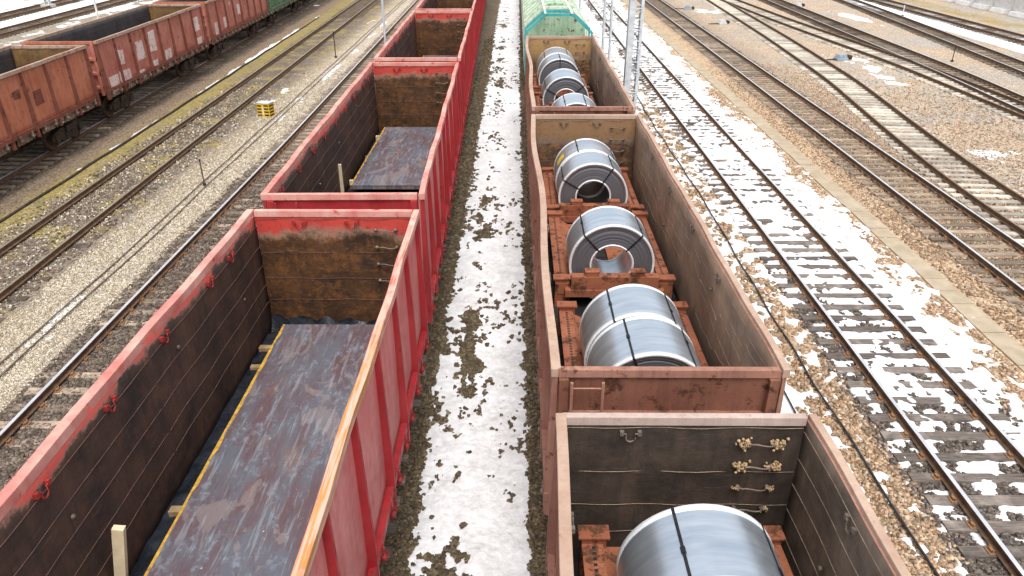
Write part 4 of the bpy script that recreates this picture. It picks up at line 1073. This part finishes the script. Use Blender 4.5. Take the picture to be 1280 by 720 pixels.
# ------------------------------------------------------------------ masts, poles, marker and trackside things
def mast(name, label, x, y, H, wx, wy, step, solid=False):
    root = empty(name, (x, y, float(ground_z(x, y))), label, 'mast', 'grey catenary masts')
    f = MB(); f.box(-wx/2-.25, wx/2+.25, -wy/2-.25, wy/2+.25, -.3, .30); f.build('foundation', M['conc'], root, bevel=.02)
    for sx in (-1, 1):
        leg = MB(); hw = wx*.10 if not (solid and sx < 0) else wx*.21
        xc = sx*(wx/2-hw)
        leg.box(xc-hw, xc+hw, -wy/2, -wy/2+.03, .302, H); leg.box(xc-hw, xc-hw+.02, -wy/2+.031, wy/2-.031, .302, H); leg.box(xc-hw, xc+hw, wy/2-.03, wy/2, .302, H)
        leg.build('leg', M['galv'], root)
    lt = MB(); z = .5; k = 0; a = wx/2-.03
    while z < H-.3:
        for yy in (-wy/2-.012, wy/2+.002):
            lt.box(-a, a, yy, yy+.01, z, z+.05)
            s = 1 if k % 2 else -1
            lt.add([(-a*s, yy-.008, z+.05), (-a*s, yy-.008, z+.09), (a*s, yy-.008, z+step), (a*s, yy-.008, z+step-.04), (-a*s, yy-.001, z+.05), (-a*s, yy-.001, z+.09), (a*s, yy-.001, z+step), (a*s, yy-.001, z+step-.04)],
                   [(0, 1, 2, 3), (4, 5, 6, 7), (0, 1, 5, 4), (2, 3, 7, 6), (0, 3, 7, 4), (1, 2, 6, 5)])
        z += step; k += 1
    lt.build('lattice', M['galv'], root); return root
mast('lattice_mast', 'tall thick grey lattice mast nearest the camera, beside the third coil wagon', 5.2, 34, 11, .62, .5, .45, True)
mast('lattice_mast', 'slimmer grey lattice mast just beyond the thick one', 5.1, 43.4, 11, .50, .4, .9)
mast('lattice_mast', 'far thin lattice mast on a concrete foundation in the snow', 4.65, 60.5, 11, .62, .4, 1.0)
mast('lattice_mast', 'mast base at the top left corner beyond the snowy tracks', -45.6, 76, 9, .5, .4, .8)
def pole(name, label, x, y, H, r, mat, cat, group=None):
    root = empty(name, (x, y, float(ground_z(x, y))), label, cat, group)
    b = MB(); b.tube([(0, 0, -.1), (0, 0, H)], r, 10); b.build('shaft', mat, root)
    f = MB(); f.box(-r*2.2, r*2.2, -r*2.2, r*2.2, -.1, .12); f.lathe([(0, H-.02), (r*1.5, H-.02), (r*1.5, H+.05), (0, H+.07)], 'z', (0, 0, 0), 10); f.build('foot', M['gear'], root)
    return root
pole('steel_pole', 'thin grey pole rising behind the left rim of the third red wagon', -6.25, 36.5, 9, .055, M['galv'], 'pole')
pole('steel_pole', 'thin white pole behind the open brown wagons at the top left', -24.6, 45.6, 7, .06, M['white'], 'pole')
pole('picket_post', 'short dark picket post on the pale gravel left of the wagons', -11.15, 25.0, .95, .02, M['gear'], 'post', 'short picket posts')
pole('picket_post', 'picket post beyond the striped marker box', -11.9, 50.0, 1.6, .03, M['gear'], 'post', 'short picket posts')
pole('picket_post', 'black stub post in the gravel on the far right between tracks', 27.8, 48.5, .9, .03, M['gear'], 'post', 'short picket posts')
pole('picket_post', 'white-topped stub post in the snow on the far right', 34.6, 70.0, 1.0, .04, M['white'], 'post', 'short picket posts')

# striped marker box
root = empty('marker_box', (-11.95, 35.0, float(ground_z(-11.95, 35))), 'square marker box with yellow and black checks and a pale grey top', 'marker', None, R(-14))
root.scale = (.88, .88, .95)
b = MB(); b.box(-.36, .36, -.27, .27, 0, .66); b.build('body', M['yellow'], root, bevel=.01)
t = MB(); t.box(-.38, .38, -.29, .29, .662, .70); t.build('lid', M['galv'], root, bevel=.008)
for k in range(4):
    for (c0, c1) in ((-.36, -.06), (.05, .36)):
        q = MB(); z0 = .045+k*.155; sh = 0 if c0 < 0 else .02
        q.box(c0+.02, c1-.03, -.276, -.268, z0+sh, z0+sh+.075); q.build('black_check', M['blackp'], root)
    q = MB(); q.box(.362, .368, -.22+.0*k, .2, .045+k*.155, .12+k*.155); q.build('black_check', M['blackp'], root)
q = MB(); q.box(-.04, .03, -.277, -.269, .12, .50); q.build('white_stripe', M['white'], root)

# rods along the ground and cables
def line_thing(name, label, cat, pts, r, mat, group=None):
    b = MB(); b.tube(pts, r, 6); o = b.build(name, mat); return tag(o, label, cat, group)
for k, xo in enumerate((-10.98, -11.28)):
    line_thing('signal_rod', ['right-hand thin steel rod running through the pale gravel', 'left-hand thin steel rod running through the pale gravel'][k], 'rod',
               [(xo-.0105*max(0, y-20)+.015*math.sin(y*.7+k), y, float(ground_z(xo, y))+.06) for y in range(8, 90, 1)], .02, M['iron'], 'rods in the pale gravel')
line_thing('drain_edge', 'dark timber edging between the brown path and the moss', 'edging', [(-16.35-.026*max(0, y-22)+.02*math.sin(y*1.3), y, float(ground_z(-16.4, y))+.03) for y in range(18, 70)], .05, M['gear'])
line_thing('cable', 'long dark cable over snow and gravel right of the coil wagons', 'cable', [(6.28+.05*math.sin(y*.33)+.02*math.sin(y*1.9), y, float(ground_z(6.3, y))+.075+.01*math.sin(y*2.3)) for y in np.arange(5, 40, .4)], .022, M['black'], 'cables right of the coil wagons')
line_thing('cable', 'second cable closer to the rim of the coil wagons', 'cable', [(5.55+.04*math.sin(y*.41+1), y, float(ground_z(5.6, y))+.075) for y in np.arange(5, 24, .4)], .018, M['black'], 'cables right of the coil wagons')

# point machines and boxes
def point_machine(label, x, y, mat, sz=1.0, rz=0):
    root = empty('point_machine', (x, y, float(ground_z(x, y))), label, 'point machine', 'trackside machines', rz)
    b = MB(); b.box(-.35*sz, .35*sz, -.25*sz, .25*sz, .0, .16*sz); b.prism([(-.3*sz, .162*sz), (.3*sz, .162*sz), (.24*sz, .36*sz), (-.24*sz, .36*sz)], 'y', -.2*sz, .2*sz); b.build('housing', mat, root, bevel=.02)
    m = MB(); m.lathe([(0, -.2*sz), (.13*sz, -.2*sz), (.13*sz, .15*sz), (.08*sz, .2*sz), (0, .2*sz)], 'y', (.5*sz, 0, .18*sz), 14); m.build('motor', M['gear'], root)
    r_ = MB(); r_.tube([(-.35*sz, .05, .1), (-1.3*sz, .05, .09)], .025, 6); r_.tube([(-.35*sz, -.12, .1), (-1.25*sz, -.12, .09)], .018, 6); r_.build('drive_rod', M['gear'], root)
    return root
point_machine('grey point machine on brown gravel beyond the bright-railed track', 17.2, 65.0, M['galv'], 1.0, R(20))
point_machine('blue-grey point machine on a snow patch far right', 20.9, 49.0, M['blue'], 1.1, R(15))
point_machine('small blue-grey machine box on snow near the top edge', 16.3, 74.6, M['blue'], 1.0, R(-10))
point_machine('grey machine box in snow by the top edge on the right', 27.6, 77.0, M['galv'], 1.0, 0)

# white boundary wall at the top right
root = empty('boundary_wall', (44.9, 62, float(ground_z(44.9, 62))), 'white concrete panel wall with posts along the far right', 'wall')
for k in range(9):
    y = k*3.0
    p = MB(); p.box(0, .12, y+.09, y+2.91, .42, 2.6); p.box(-.02, .14, y+.3, y+2.7, 1.0, 1.03); p.build('panel', M['white'], root)
    q = MB(); q.box(-.06, .18, y-.09, y+.09, 0, 2.75); q.build('post', M['galv'], root)
    f = MB(); f.prism([(-.55, 0), (.35, 0), (.25, .38), (-.40, .38)], 'y', y+.45, y+2.65); f.build('footing', M['white'], root, bevel=.03)
